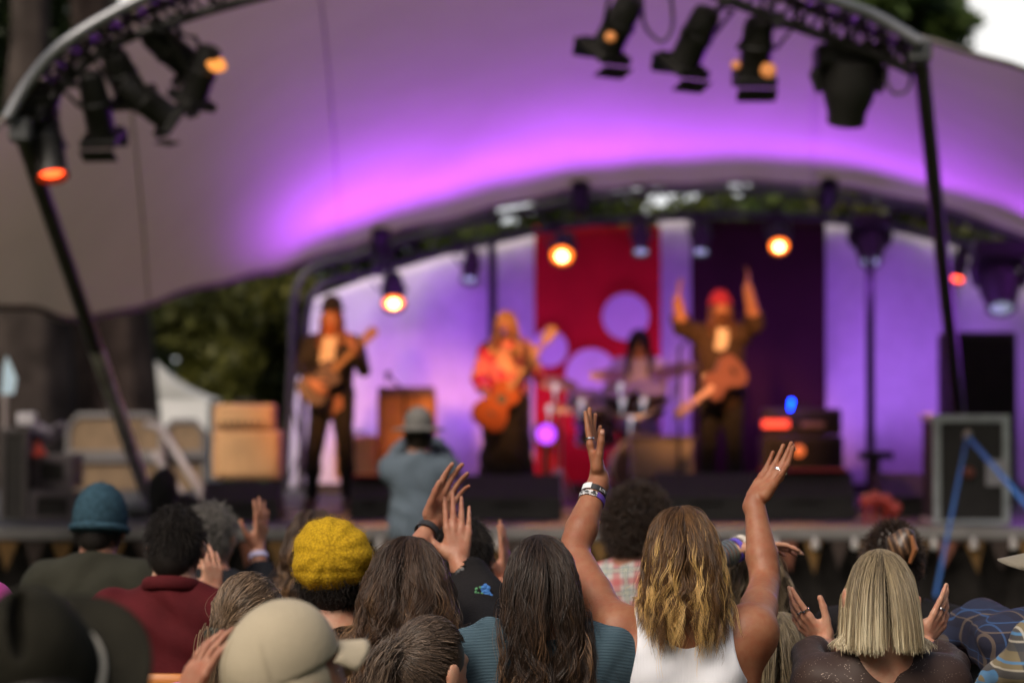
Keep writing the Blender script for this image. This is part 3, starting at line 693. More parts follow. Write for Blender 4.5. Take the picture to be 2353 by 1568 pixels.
for cx_, cy_, r_ in ((1262, 800, 42), (1437, 727, 54), (1358, 860, 60)):
    c = P(cx_, cy_, 23.22); d_ = MB(); rr = M_(r_, 23.2); d_.lathe([(rr, -.003), (rr, .003)], 48, c, (0, -1, 0)); q = d_.build('disc', mat('disc_white', (.62, .52, .66), .7, var=.05), None, off=rb.location); q.parent = rb
# ------------------------------------------------------------------ trees and the far background
barkm = mat('bark_dark', (.045, .036, .032), .95, var=.5, vscale=3, bump=.8, bscale=9, spec=.1)
barkg = mat('bark_grey', (.10, .095, .085), .95, var=.4, vscale=3, bump=.7, bscale=9, spec=.1)
def leafmat(name, a, b_):
    if name in MATS: return MATS[name]
    m, n, bs = newmat(name); at = n.nodes.new('ShaderNodeAttribute'); at.attribute_name = 'tint'; cr = n.nodes.new('ShaderNodeValToRGB')
    cr.color_ramp.elements[0].color = (*a, 1); cr.color_ramp.elements[1].color = (*b_, 1); n.links.new(at.outputs['Fac'], cr.inputs[0]); n.links.new(cr.outputs[0], bs.inputs['Base Color'])
    bs.inputs['Roughness'].default_value = .55; bs.inputs['Specular IOR Level'].default_value = .35; MATS[name] = m
    tr_ = n.nodes.new('ShaderNodeBsdfTranslucent'); n.links.new(cr.outputs[0], tr_.inputs[0]); mx = n.nodes.new('ShaderNodeMixShader'); mx.inputs[0].default_value = .3
    n.links.new(bs.outputs[0], mx.inputs[1]); n.links.new(tr_.outputs[0], mx.inputs[2]); n.links.new(mx.outputs[0], n.nodes['Material Output'].inputs[0]); return m
def crown(parent, c, rad, n, m, size=.13, clumps=26, holes=(), name='crown', sq=1.0):
    c = np.array(c); cc = RNG.normal(size=(clumps, 3)); cc /= np.linalg.norm(cc, axis=1, keepdims=True); cc *= RNG.random((clumps, 1)) ** .4
    cr_ = .28 + .22 * RNG.random(clumps); own = RNG.integers(0, clumps, n); p = RNG.normal(size=(n, 3)); p /= np.linalg.norm(p, axis=1, keepdims=True); p *= RNG.random((n, 1)) ** .45
    p = (cc[own] + p * cr_[own][:, None]) * np.array(rad) + c
    for hc, hr in holes:      # see-through gaps along the tree's depth
        dxz = ((p[:, [0, 2]] - np.array([hc[0], hc[2]])) ** 2).sum(1) ** .5; kp = dxz > hr * (.6 + .6 * RNG.random(len(p))); p = p[kp]; own = own[kp]
    n = len(p); u = RNG.normal(size=(n, 3)); u /= np.linalg.norm(u, axis=1, keepdims=True); w = np.cross(u, RNG.normal(size=(n, 3))); w /= np.linalg.norm(w, axis=1, keepdims=True)
    s = size * (.5 + RNG.random((n, 1))); q = np.stack([p - u * s, p + w * s * .45, p + u * s, p - w * s * .45], 1) - np.array(parent.location)
    Fq = np.arange(4 * n).reshape(-1, 4); ct = RNG.random(clumps) ** 2; ti = np.repeat(np.clip(ct[own] * .8 + .25 * RNG.random(n), 0, 1), 4)
    return npmesh(name, q.reshape(-1, 3), Fq, m, parent, False, ti)
def trunk(parent, pts, rs, m, flute=.0, name='trunk'):
    rows = 40; nn = 28; V = []; Fz = []; pts = [Vector(p) for p in pts]; off = Vector(parent.location); sd_ = random.random() * 9
    for i in range(rows):
        t = i / (rows - 1) * (len(pts) - 1); j = min(int(t), len(pts) - 2); f = t - j; p = pts[j].lerp(pts[j + 1], f); r = rs[j] + (rs[j + 1] - rs[j]) * f
        for k in range(nn):
            a = 2 * math.pi * k / nn; rr = r * (1 + flute * math.sin(a * 7 + sd_ + .4 * math.sin(p.z)) + flute * .6 * math.sin(a * 12 + p.z * .7))
            V.append(tuple(p + Vector((math.cos(a) * rr, math.sin(a) * rr, 0)) - off))
    for i in range(rows - 1):
        for k in range(nn): a, b_ = i * nn + k, i * nn + (k + 1) % nn; Fz.append((a, b_, b_ + nn, a + nn))
    return npmesh(name, V, Fz, m, parent)
def limbs(parent, top, rad, m, n=7):
    mb_ = MB()
    for i in range(n):
        a = i * 2.4; e_ = Vector(top) + Vector((math.cos(a) * rad * .7, math.sin(a) * rad * .7, rad * (.2 + .5 * random.random()))); s0 = Vector(top) - Vector((0, 0, rad * .5))
        mb_.tube([s0, s0.lerp(e_, .5) + Vector((0, 0, .1)), e_], [.09, .06, .02], 6, False)
    kid(mb_, 'limb', m, parent, True)
lf_dark = leafmat('leaf_dark', (.012, .022, .009), (.055, .085, .022)); lf_mid = leafmat('leaf_mid', (.035, .065, .02), (.30, .34, .06)); lf_lit = leafmat('leaf_sunlit_yellow', (.02, .03, .010), (.22, .21, .035))  # lf_lit: sunlight on the clumps is put into the leaf colour as yellow
lf_top = leafmat('leaf_fresh', (.04, .08, .02), (.20, .28, .07))
def big_trunk(label, pxb, wb, pxt, wt, d, m):
    c = P(pxb, 912, d); T = thing('tree', label, 'tree', (c.x, d, 0)); ct = P(pxt, 100, d)
    dx = (ct.x - c.x) / (ct.z - 1.6); top = 16
    trunk(T, [(c.x - dx * 1.6, d, -.1), (c.x, d, 1.6), (ct.x, d, ct.z), (ct.x + dx * 8, d, top)], [M_(wb / 2, d) * 1.15, M_(wb / 2, d), M_(wt / 2, d), M_(wt / 2, d) * .5], m, .05)
    crown(T, (ct.x, d, 15.5), (3.2, 3.2, 4.0), 3500, lf_dark, .22); return T
big_trunk('huge dark fluted trunk at the left edge behind the racks', 62, 215, 70, 90, 27, barkm)
big_trunk('massive dark brown trunk beside the white tent', 262, 190, 215, 95, 28, mat('bark_brown', (.055, .040, .034), .95, var=.5, vscale=3, bump=.8, bscale=9, spec=.1))
big_trunk('pale grey trunk seen above the canopy at upper left', 330, 70, 262, 40, 31, barkg)
def leafy(label, px, py, d, rpx, rz, n, m, size=.13, holes=(), clumps=26, deep=1.6):
    c = P(px, py, d); r = M_(rpx, d); T = thing('tree', label, 'tree', (c.x, d, 0))
    trunk(T, [(c.x, d, -.1), (c.x + .1, d, c.z * .6), (c.x, d, c.z)], [.22, .16, .09], barkg, .03); limbs(T, c, min(r, 1.2), barkg)
    crown(T, c, (r, deep, M_(rz, d)), n, m, size, clumps, holes); return T
hl_ = [(P(1100, 505, 34), .14), (P(1280, 470, 34), .12), (P(1370, 455, 34), .12), (P(1585, 455, 34), .14), (P(1750, 440, 34), .12), (P(1690, 455, 34), .09), (P(1850, 455, 34), .08), (P(1165, 478, 34), .30), (P(1215, 462, 34), .16), (P(1420, 432, 34), .20), (P(1500, 428, 34), .42), (P(1540, 440, 34), .25), (P(1712, 420, 34), .15), (P(1655, 440, 34), .1), (P(1610, 425, 34), .12)]
leafy('dark leafy tree with clumps tinted sunlit yellow between the tent and the drapes', 560, 770, 38, 230, 230, 9000, lf_lit, .12, clumps=34)
leafy('dense dark green tree right of the white tent, low behind the orange amplifier', 640, 960, 39, 230, 160, 5000, lf_dark, .12)
leafy('dark tree in the gap between the big trunk and the drapes, higher branches', 420, 560, 40, 260, 210, 5000, lf_mid, .13)
leafy('green tree leaning over the left shoulder of the rear truss', 840, 560, 35, 150, 160, 4200, lf_mid, .12)
leafy('green tree seen above the drapes behind the singer', 1060, 500, 34, 270, 190, 5200, lf_mid, .12, hl_)
leafy('open green tree above the red banner with bright sky gaps', 1420, 470, 35, 250, 170, 4200, lf_mid, .12, hl_)
leafy('green tree above the maroon banner behind the truss', 1740, 470, 34, 240, 170, 4200, lf_mid, .12, hl_)
leafy('yellow green tree above the right hand drapes', 2040, 500, 33, 270, 170, 5200, lf_lit, .12, hl_)
leafy('dark tree beyond the far right end of the rear truss', 2380, 620, 33, 280, 220, 4500, lf_mid, .13)
leafy('tall bright green tree against the white sky beyond the canopy corner', 2070, 15, 42, 215, 125, 5200, lf_top, .16, [(P(2075, 72, 42), .35), (P(2120, 40, 42), .2), (P(2200, 20, 42), .15)], clumps=18)
leafy('dark green tree between the trunks at the upper left', 150, 120, 38, 260, 260, 7000, lf_dark, .16)
leafy('dark green tree filling the far left behind the trunks', -60, 560, 38, 330, 330, 7000, lf_dark, .16)
fw = MB()   # far wood: one mass
c0 = thing('far_wood', None, None, (0, 62, 0)); COL.objects.unlink(c0); bpy.data.objects.remove(c0)
class _o: pass
holder = _o(); holder.location = (0, 60, 0)
n_ = 16000; xs = RNG.uniform(-26, 26, n_); hh_ = 5.0 + 1.5 * np.sin(xs * .5) + np.sin(xs * 1.3)
hh_ = np.where(xs > 4.2, 4.4, hh_); p = np.stack([xs, RNG.uniform(56, 64, n_), hh_ * RNG.random(n_) ** .8], 1)
u = RNG.normal(size=(n_, 3)); u /= np.linalg.norm(u, axis=1, keepdims=True); w = np.cross(u, RNG.normal(size=(n_, 3))); w /= np.linalg.norm(w, axis=1, keepdims=True)
s_ = .4 * (.5 + RNG.random((n_, 1))); q = np.stack([p - u * s_, p + w * s_ * .5, p + u * s_, p - w * s_ * .5], 1) - np.array([0, 60, 0])
fo = npmesh('far_wood', q.reshape(-1, 3), np.arange(4 * n_).reshape(-1, 4), lf_dark, None, False, np.repeat(RNG.random(n_), 4)); fo.location = (0, 60, 0)
tag(fo, 'dark far wood closing the view behind the stage', 'wood', kind='stuff')
n_ = 15000; th = RNG.uniform(0, 2 * math.pi, n_); rr_ = RNG.uniform(30, 40, n_); p = np.stack([np.cos(th) * rr_ * 1.0, np.sin(th) * rr_ - 4, 27 * RNG.random(n_)], 1); p = p[(p[:, 1] < 16) & (np.abs(p[:, 0]) > .24 * (p[:, 1] + 20) * (p[:, 1] > 0))]; n_ = len(p)  # unseen ring of leaves, added to keep low sky light off the stage
u = RNG.normal(size=(n_, 3)); u /= np.linalg.norm(u, axis=1, keepdims=True); w = np.cross(u, RNG.normal(size=(n_, 3))); w /= np.linalg.norm(w, axis=1, keepdims=True)
s_ = 1.1 * (.5 + RNG.random((n_, 1))); q = np.stack([p - u * s_, p + w * s_ * .6, p + u * s_, p - w * s_ * .6], 1)
tag(npmesh('unseen_blocking_wood', q.reshape(-1, 3), np.arange(4 * n_).reshape(-1, 4), lf_dark, None, False, np.repeat(RNG.random(n_), 4)), 'unseen tall dark wood added beside and behind the audience to block low sky', 'wood', kind='stuff')
m, n, bs = newmat('cloud_white'); tc = n.nodes.new('ShaderNodeTexCoord'); nz = n.nodes.new('ShaderNodeTexNoise'); nz.inputs['Scale'].default_value = .012; n.links.new(tc.outputs['Object'], nz.inputs[0])
cr = n.nodes.new('ShaderNodeValToRGB'); cr.color_ramp.elements[0].color = (.86, .92, 1, 1); cr.color_ramp.elements[1].color = (1, .99, .97, 1); cr.color_ramp.elements[0].position = .35; cr.color_ramp.elements[1].position = .65; n.links.new(nz.outputs[0], cr.inputs[0]); em_ = n.nodes.new('ShaderNodeEmission'); em_.inputs[1].default_value = .74; n.links.new(cr.outputs[0], em_.inputs[0]); n.links.new(em_.outputs[0], n.nodes['Material Output'].inputs[0])
V = []; Fz = []
for i in range(41):
    a = R(-32 + 64 * i / 40)
    for j in range(13): e_ = R(-1 + 25 * j / 12); V.append((700 * math.sin(a) * math.cos(e_), 700 * math.cos(a) * math.cos(e_), 700 * math.sin(e_)))
for i in range(40):
    for j in range(12): a = i * 13 + j; Fz.append((a, a + 1, a + 14, a + 13))
tag(npmesh('sky', V, Fz, m), kind='structure')
# white tent
def marquee():
    d = 34; a = P(350, 905, d); T = thing('tent', 'white peaked marquee tent behind the fence at left', 'tent', (a.x, d, 0)); L, Rr = P(225, 900, d).x, P(478, 900, d).x; ze = P(478, 918, d).z; zp = P(356, 818, d).z; cx = P(352, 0, d).x; w = (Rr - L)
    rf = MB(); n0 = 6
    c4 = [(L, d, ze), (Rr, d, ze), (Rr, d + w, ze), (L, d + w, ze)]; ap = Vector((cx, d + w / 2 - .9, zp))
    for i in range(4):
        A, B_ = Vector(c4[i]), Vector(c4[(i + 1) % 4]); base = len(rf.v)
        for k in range(n0):
            t = k / (n0 - 1)
            for s in (0, 1): p_ = (A if s == 0 else B_).lerp(ap, t); p_.z -= .10 * math.sin(math.pi * t); rf.v.append(tuple(p_))
            if k: q_ = base + 2 * k; rf.f.append((q_ - 2, q_ - 1, q_ + 1, q_))
    tm = mat('tent_white', (.75, .75, .76), .7, var=.04); kid(rf, 'roof', tm, T, True)
    wl = MB()
    for i in range(4):
        A, B_ = c4[i], c4[(i + 1) % 4]; q_ = len(wl.v); wl.v += [A, B_, (B_[0], B_[1], 0), (A[0], A[1], 0)]; wl.f.append((q_, q_ + 1, q_ + 2, q_ + 3))
    kid(wl, 'wall', tm, T)
marquee()
# beige fence panels with grey rails, left
fb = mat('fence_beige', (.22, .15, .085), .85, var=.25, vscale=5); fg = mat('fence_grey', (.16, .15, .145), .6, var=.2)
for k, (x0, x1, yt, lb) in enumerate(((158, 372, 955, 'beige fence panel with a rounded grey rail beside the leaning mast'), (376, 470, 968, 'narrower beige fence panel under the white tent'))):
    d = 25.2 + .1 * k; A, B_ = P(x0, yt, d), P(x1, yt, d); T = thing('fence_panel', lb, 'fence', (A.x, d, 0)); f = MB(); f.box(((A.x + B_.x) / 2, d, A.z / 2 + .02), (B_.x - A.x - .05, .02, A.z - .1)); kid(f, 'infill', fb, T)
    r_ = MB(); r_.tube([(A.x, d, 0), (A.x, d, A.z - .12), (A.x + .1, d, A.z), (B_.x - .1, d, A.z), (B_.x, d, A.z - .12), (B_.x, d, 0)], .035, 8); r_.box(((A.x + B_.x) / 2, d - .03, P(0, 1048, d).z), (B_.x - A.x, .03, .13)); r_.box(((A.x + B_.x) / 2, d - .03, .95 if k else .5), (B_.x - A.x, .03, .05)); kid(r_, 'frame', fg, T, True)
# steps rail down the side of the stage
T = thing('stair_rail', 'dull grey handrail sloping down the steps at the left side of the stage', 'handrail', (P(350, 1000, 21).x, 21, 0)); r_ = MB()
a, b_, c_ = P(338, 975, 21.3), P(372, 985, 21.0), P(462, 1130, 20.6); r_.tube([a, b_, c_, (c_.x, 20.6, DZ)], .032, 8); a2, c2 = P(352, 1040, 21.0), P(430, 1150, 20.6); r_.tube([(b_.x, 21, .7), b_], .03, 8); r_.tube([a2, c2], .028, 8); kid(r_, 'rail', mat('rail_grey', (.36, .31, .30), .45, metal=.4, var=.2), T, True)
# ------------------------------------------------------------------ lamps
lens_hot = mat('lens_orange_lit', (.2, .08, .02), .4, var=0, emit=(1, .17, .015), es=2.6)
lens_hot2 = mat('lens_orange_lit_dim', (.2, .08, .02), .4, var=0, emit=(1, .30, .05), es=5)
lens_core = mat('lens_core_lit', (.3, .2, .1), .4, var=0, emit=(1, .55, .16), es=14)
lens_red = mat('lens_red_lit', (.2, .02, .02), .4, var=0, emit=(1, .07, .015), es=4.5)
lens_glass_glow = mat('lens_glass_glow', (.30, .34, .42), .12, metal=.6, var=0, emit=(.5, .55, .75), es=.35)  # weak emission stands in for the pale sheen, also on unlit lamps
gel = mat('gel_amber', (.55, .2, .03), .5, var=0, emit=(1, .35, .05), es=.5)
def stage_light(px, py, d, axis, L, r, label, lens=None, group='par lamps on the trusses', hang=None, frame=True, barn=False, spill=None):
    c = P(px, py, d); T = thing('stage_lamp', label, 'stage lamp', c, group=group); ax = Vector(axis).normalized()
    b_ = MB(); b_.lathe([(r * .35, -L * .5), (r * .72, -L * .46), (r * .86, -L * .35), (r * .9, -L * .1), (r, -L * .08), (r, 0), (r * .93, .01), (r * .93, L * .42), (r * 1.02, L * .43), (r * 1.02, L * .47), (r * .93, L * .47), (r * .9, L * .30)], 24, c, ax); kid(b_, 'body', blk, T, True)
    l_ = MB(); l_.lathe([(r * .88, -.004), (r * .7, .018), (r * .3, .028), (.001, .03)], 20, c + ax * L * .36, ax); kid(l_, 'lens', lens or lens_glass_glow, T, True)
    if lens is lens_hot: l_ = MB(); l_.lathe([(r * .42, 0), (r * .3, .012), (.001, .016)], 16, c + ax * (L * .36 + .034), ax); kid(l_, 'glowing_core', lens_core, T, True)
    u = ax.cross(Vector((0, 0, 1))); u = u.normalized() if u.length > .1 else Vector((1, 0, 0)); w = u.cross(ax)
    if w.z < 0: w = -w
    if frame: f_ = MB(); Rm = Matrix((u, w, ax)).transposed(); f_.box(c + ax * L * .45 + w * r * 1.12, (r * 2.3, r * .15, .05), Rm); f_.box(c + ax * L * .45 - w * r * 1.12, (r * 2.3, r * .15, .05), Rm); f_.box(c + ax * L * .45 + u * r * 1.12, (r * .15, r * 2.3, .05), Rm); f_.box(c + ax * L * .45 - u * r * 1.12, (r * .15, r * 2.3, .05), Rm); kid(f_, 'gel_frame', blk, T)
    if barn:
        Rm = Matrix((u, w, ax)).transposed()
        for s in (-1, 1):
            f_ = MB(); Rb = Matrix.Rotation(R(26 * s), 3, u) @ Rm; f_.box(c + ax * (L * .5 + r * .45) - w * s * r * 1.35, (r * 2.3, .006, r * 1.1), Rb); kid(f_, 'barn_door', blk, T)
    y_ = MB(); h = Vector(hang) if hang is not None else c + Vector((0, 0, r * 2.6)); top = h
    y_.tube([c - u * r * 1.12, c - u * r * 1.16 + (top - c) * .75, c + u * r * 1.16 + (top - c) * .75, c + u * r * 1.12], .014, 6); y_.tube([c + (top - c) * .74, top], .02, 8); y_.box(top, (.07, .07, .09)); kid(y_, 'yoke', blk, T)
    return T
def near_pt(curve, c): return min(curve, key=lambda q: (q - c).length)
def mover(px, py, d, ax, s, label, hang_z, lens=None):
    c = P(px, py, d); T = thing('moving_head_lamp', label, 'stage lamp', c, group='moving head lamps'); ax = Vector(ax).normalized()
    b_ = MB(); b_.lathe([(.06 * s, -.2 * s), (.13 * s, -.17 * s), (.155 * s, -.05 * s), (.15 * s, .05 * s), (.115 * s, .14 * s), (.11 * s, .21 * s), (.09 * s, .2 * s)], 24, c, ax); kid(b_, 'head', blk, T, True)
    l_ = MB(); l_.lathe([(.088 * s, 0), (.06 * s, .02 * s), (.001, .028 * s)], 18, c + ax * .195 * s, ax); kid(l_, 'lens', lens or lens_glass_glow, T, True)
    y_ = MB(); zt = hang_z
    for sg in (-1, 1): y_.tube([c + Vector((sg * .165 * s, 0, -.02)), c + Vector((sg * .19 * s, 0, (zt - c.z) * .35)), c + Vector((sg * .15 * s, 0, (zt - c.z) * .62))], [.03 * s, .045 * s, .05 * s], 8)
    y_.box(c + Vector((0, 0, (zt - c.z) * .66)), (.34 * s, .16 * s, .07 * s)); kid(y_, 'yoke', blk, T, True)
    q_ = MB(); q_.box(c + Vector((0, 0, (zt - c.z) * .86)), (.40 * s, .26 * s, .13 * s), bev=.02); q_.tube([c + Vector((-.1 * s, 0, (zt - c.z) * .9)), c + Vector((-.1 * s, 0, zt - c.z))], .02, 6); q_.tube([c + Vector((.1 * s, 0, (zt - c.z) * .9)), c + Vector((.1 * s, 0, zt - c.z))], .02, 6); kid(q_, 'base', blk, T)
    return T
AT = lambda c, curve: near_pt(curve, c)
def front_lamp(px, py, axis, L, r, label, **k):
    d = 14.7; c = P(px, py, d); return stage_light(px, py, d, axis, L, r, label, hang=AT(c, ci), **k)
front_lamp(1420, 60, (-.42, .45, -.78), .40, .105, 'black par lamp at the left end of the right hand group under the arch', barn=True)
front_lamp(1598, 88, (-.36, .45, -.80), .42, .105, 'black par lamp second from left in the right hand group', barn=True)
front_lamp(1738, 112, (-.02, .5, -.86), .40, .105, 'black par lamp with amber glow on its rim, third in the right hand group', barn=True)
mover(1950, 205, 14.8, (-.05, .35, -.93), 1.05, 'large black moving head lamp hanging near the right corner of the arch', P(0, 118, 14.8).z)
front_lamp(112, 335, (.18, -.35, -.92), .46, .10, 'black par lamp with glowing red lens at the left end of the arch', lens=lens_red, frame=False)
front_lamp(90, 250, (-.3, .3, -.6), .30, .12, 'black lamp housing clamped at the left end of the arch above the red lens')
front_lamp(222, 245, (.1, .5, -.85), .46, .095, 'black par lamp hanging lowest in the left cluster', barn=True)
front_lamp(282, 175, (.25, .45, -.7), .34, .10, 'black par lamp tucked behind the left cluster')
front_lamp(338, 235, (.72, .35, -.55), .40, .095, 'black par lamp pointing down right in the left cluster', barn=True)
front_lamp(392, 115, (.55, .35, -.45), .38, .105, 'black par lamp high on the left part of the arch')
front_lamp(462, 172, (-.35, .3, -.85), .38, .095, 'black par lamp with a glowing amber back edge, rightmost of the left group')
ge = MB(); c = P(497, 148, 14.62); ge.lathe([(.05, -.02), (.065, 0), (.05, .02)], 16, c, (.3, -.6, .5)); T_ = [o_ for o_ in COL.objects if o_.name.startswith('stage_lamp')][-1]; kid(ge, 'glowing_rim', mat('amber_spill', (.5, .2, .05), .5, var=0, emit=(1, .33, .06), es=.8), T_)
for (lx, ly, lr), nm in (((1402, 85, .035), 0), ((1690, 150, .03), 2), ((1765, 162, .05), 2)):
    ge = MB(); c = P(lx, ly, 14.5); ge.lathe([(lr * .7, -.01), (lr, 0), (lr * .7, .012)], 14, c, (0, -1, .2)); Ts = [o_ for o_ in COL.objects if o_.name.startswith('stage_lamp')][nm]; kid(ge, 'glowing_vent', mat('amber_vent', (.5, .2, .05), .5, var=0, emit=(1, .28, .05), es=.16), Ts)
def rear_lamp(px, py, axis, label, lens, L=.36, r=.10, dd=22.7): c = P(px, py, dd); return stage_light(px, py, dd, axis, L, r, label, lens=lens, hang=AT(c, ri) + Vector((0, -.25, -.02)), frame=False)
rear_lamp(903, 668, (.06, -.72, -.68), 'lit orange lamp hanging above the left guitarist and amplifiers', lens_hot, L=.42, r=.115)
rear_lamp(1082, 612, (-.1, -.45, -.85), 'unlit black lamp hanging above the blond singer', lens_glass_glow, r=.085, L=.34)
rear_lamp(1292, 570, (-.05, -.85, -.52), 'lit orange lamp in front of the top left of the red banner', lens_hot, r=.115)
rear_lamp(1472, 548, (-.03, -.5, -.85), 'unlit lamp with a pale lens at the top right of the red banner', lens_glass_glow, r=.085)
rear_lamp(1610, 548, (-.06, -.5, -.85), 'unlit lamp with a pale lens at the top left of the maroon banner', lens_glass_glow, r=.085)
rear_lamp(1788, 548, (-.05, -.8, -.5), 'lit orange lamp in front of the top right of the maroon banner', lens_hot, r=.10)
mover(1998, 562, 22.6, (-.05, -.5, -.86), .95, 'moving head lamp with a pale lens above the dark pole at right', P(0, 502, 22.6).z)
rear_lamp(2205, 608, (-.25, -.5, -.8), 'lamp with a small red lit lens at the right end of the rear truss', lens_red, r=.075, L=.40)
mover(2295, 655, 22.2, (-.03, -.5, -.86), 1.25, 'moving head lamp nearest the right edge above the loudspeaker stack', P(0, 560, 22.2).z)
# cables hanging under the arch
for pts, lb in (([(1475, -20), (1478, 50), (1500, 85), (1525, 95), (1545, 60), (1540, -20)], 'loop of grey cable hanging between two par lamps under the arch'), ([(2040, 140), (2035, 185), (2055, 215), (2085, 205), (2095, 165)], 'small loop of cable beside the moving head near the arch corner')):
    t_ = MB(); w_ = smoothcurve([(i, P(x, y, 14.7)) for i, (x, y) in enumerate(pts)], 24); t_.tube(w_, .013, 6); tag(t_.build('cable', mat('cable_grey', (.12, .09, .12), .6), smooth=True), lb, 'cable')
# ------------------------------------------------------------------ light of the lamps, plus added spots without fixtures
def lamp(kind, loc, aim, col, e, **k):
    l = bpy.data.lights.new('lamp_light', kind); l.color = col; l.energy = e
    for a, v in k.items(): setattr(l, a, v)
    o = bpy.data.objects.new('lamp_light', l); COL.objects.link(o); o.location = loc; o.rotation_euler = (Vector(aim) - Vector(loc)).to_track_quat('-Z', 'Y').to_euler(); return o
PUR = (.42, .09, 1.0); PUR2 = (.43, .06, 1.0)
def wash_fixture(c, ax, label, col=(.5, .1, 1), es=1.2, grp='violet wash lamps on the rear truss'):
    T = thing('wash_lamp', label, 'stage lamp', c, group=grp); ax = Vector(ax).normalized(); b_ = MB(); b_.lathe([(.05, -.09), (.085, -.07), (.09, .03), (.09, .16), (.084, .16), (.082, .04)], 18, c, ax); kid(b_, 'body', blk, T, True)
    l_ = MB(); l_.lathe([(.078, .0), (.078, .008)], 18, Vector(c) + ax * .046, ax); kid(l_, 'lens', mat('lens_violet_dim', (.2, .05, .3), .4, var=0, emit=col, es=.02), T)
    y_ = MB(); y_.tube([Vector(c) + Vector((-.1, 0, 0)), Vector(c) + Vector((-.1, .02, -.12)), Vector(c) + Vector((.1, .02, -.12)), Vector(c) + Vector((.1, 0, 0))], .01, 6); y_.tube([Vector(c) + Vector((0, .02, -.12)), Vector(c) + Vector((0, .2, -.18))], .014, 6); kid(y_, 'yoke', blk, T)
CAN_E = [(.43, .8, .35), (.46, 1.0, .4), (.49, 1.0, .45), (.53, 1.0, .5), (.575, 1.0, .55), (.62, 1.0, .6), (.665, .95, .7), (.71, .9, .8), (.755, .9, .8), (.80, .9, .8), (.85, 1.1, .95), (.90, 1.8, 1.2), (.94, 2.8, 1.5), (.975, 2.8, 1.6)]
for i, (u_, k_, fw_) in enumerate(CAN_E):
    B_ = canopy_pt(u_, .97); src = B_ + Vector((0, -.60, -.66)); dr_ = Vector((0, -fw_, 1)).normalized(); aim = src + dr_
    if i % 4 == 1: wash_fixture(B_ + Vector((0, -.02, -.20)), dr_, 'small wash lamp on the rear truss lighting the canopy violet from below', es=.02)
    lamp('SPOT', src, aim, PUR2, 60 * k_, spot_size=R(140), spot_blend=1, shadow_soft_size=.06)
lamp('SPOT', canopy_pt(.50, .95) + Vector((-.1, -1.0, -1.15)), canopy_pt(.425, .80), PUR2, 120, spot_size=R(95), spot_blend=1, shadow_soft_size=.1)  # added spot with no fixture, widens the violet glow at the left
# broad violet on the drapes: floor battens in front of them
for i, (px, e_) in enumerate(((760, .45), (960, .7), (1150, .8), (1370, .55), (1550, .8), (1740, .35), (1950, .9), (2100, .9), (2280, .6))):
    c = P(px, 1112, 22.55); c.z = DZ + .07; T = thing('floor_batten', 'short black floor batten washing the drapes violet', 'stage lamp', c, group='floor battens along the drapes'); b_ = MB(); b_.box(c, (.5, .10, .10), bev=.015); kid(b_, 'housing', blk, T)
    s_ = MB(); s_.box(c + Vector((0, .052, .03)), (.44, .006, .03), bev=0); kid(s_, 'led_strip', mat('lens_violet', (.2, .05, .3), .4, var=0, emit=(.5, .1, 1), es=.8), T)
    lamp('SPOT', c + Vector((0, -.02, .1)), (c.x, 23.3, 2.4), (.47, .19, 1.0), 33 * e_, spot_size=R(118), spot_blend=1, shadow_soft_size=.15)
for px in (790, 900, 1060, 1550, 1980, 2200): a = P(px, 640, 21.6); lamp('SPOT', a, (a.x, 23.3, 1.6), (.40, .10, 1.0), 22, spot_size=R(120), spot_blend=1, shadow_soft_size=.12)  # added violet spots with no fixtures, brighten the upper drapes
WARM = (1, .40, .13)
# key light from the front arch lamps on the band
for px, py, tx, e_ in ((1420, 80, 1170, 1150), (1598, 110, 1650, 1250), (1738, 130, 1480, 200), (338, 260, 760, 850), (462, 190, 760, 300), (222, 300, 1150, 250)):
    a = P(px, py, 14.8) + Vector((0, .15, -.35)); lamp('SPOT', a, P(tx, 850, 20), WARM, e_, spot_size=R(19), spot_blend=.9, shadow_soft_size=.09)
for px, py in ((903, 690), (1292, 590), (1788, 565)): a = P(px, py, 22.35); lamp('SPOT', a, (a.x, 17.5, .7), WARM, 110, spot_size=R(50), spot_blend=.8, shadow_soft_size=.1)
# ------------------------------------------------------------------ back line
def gear(name, label, cat, px, d, group=None): c = P(px, 1000, d); return thing(name, label, cat, (c.x, d, DZ), group=group)
def cab(T, x0, x1, y0, y1, d, m, grille, depth=.36, knobs=False, head=None, body='cabinet'):
    A, B_ = P(x0, y0, d), P(x1, y1, d); w = B_.x - A.x; cx = (A.x + B_.x) / 2; zt, zb = A.z, B_.z
    b_ = MB(); b_.box((cx, d + depth / 2, (zt + zb) / 2), (w, depth, zt - zb), bev=.02); kid(b_, body, m, T)
    f = MB(); f.box((cx, d - .004, (zt + zb) / 2 - .0), (w - .08, .012, zt - zb - .08), bev=.004); kid(f, 'grille', grille, T)
    h_ = MB(); h_.tube([(cx - .08, d + depth / 2, zt), (cx - .07, d + depth / 2, zt + .03), (cx + .07, d + depth / 2, zt + .03), (cx + .08, d + depth / 2, zt)], .012, 6); kid(h_, 'handle', blk, T)
    return cx, w, zt, zb
tan = mat('amp_tan', (.62, .34, .16), .7, var=.12, vscale=6, bump=.2, bscale=90); grl = mat('amp_grille', (.72, .42, .20), .9, var=.12, vscale=3, bump=.3, bscale=140); brn = mat('amp_brown', (.34, .16, .07), .7, var=.15); grb = mat('amp_grille_brown', (.45, .22, .09), .9, var=.15)
T = gear('amplifier_cabinet', 'tan guitar cabinet at the far left of the stage', 'amplifier', 565, 21.0); cab(T, 488, 643, 988, 1100, 21.0, tan, grl)
T = gear('guitar_amplifier', 'tan amplifier head standing on the far left cabinet', 'amplifier', 563, 21.0); cx, w, zt, zb = cab(T, 490, 630, 928, 986, 21.0, tan, grl, .26)
kb = MB()
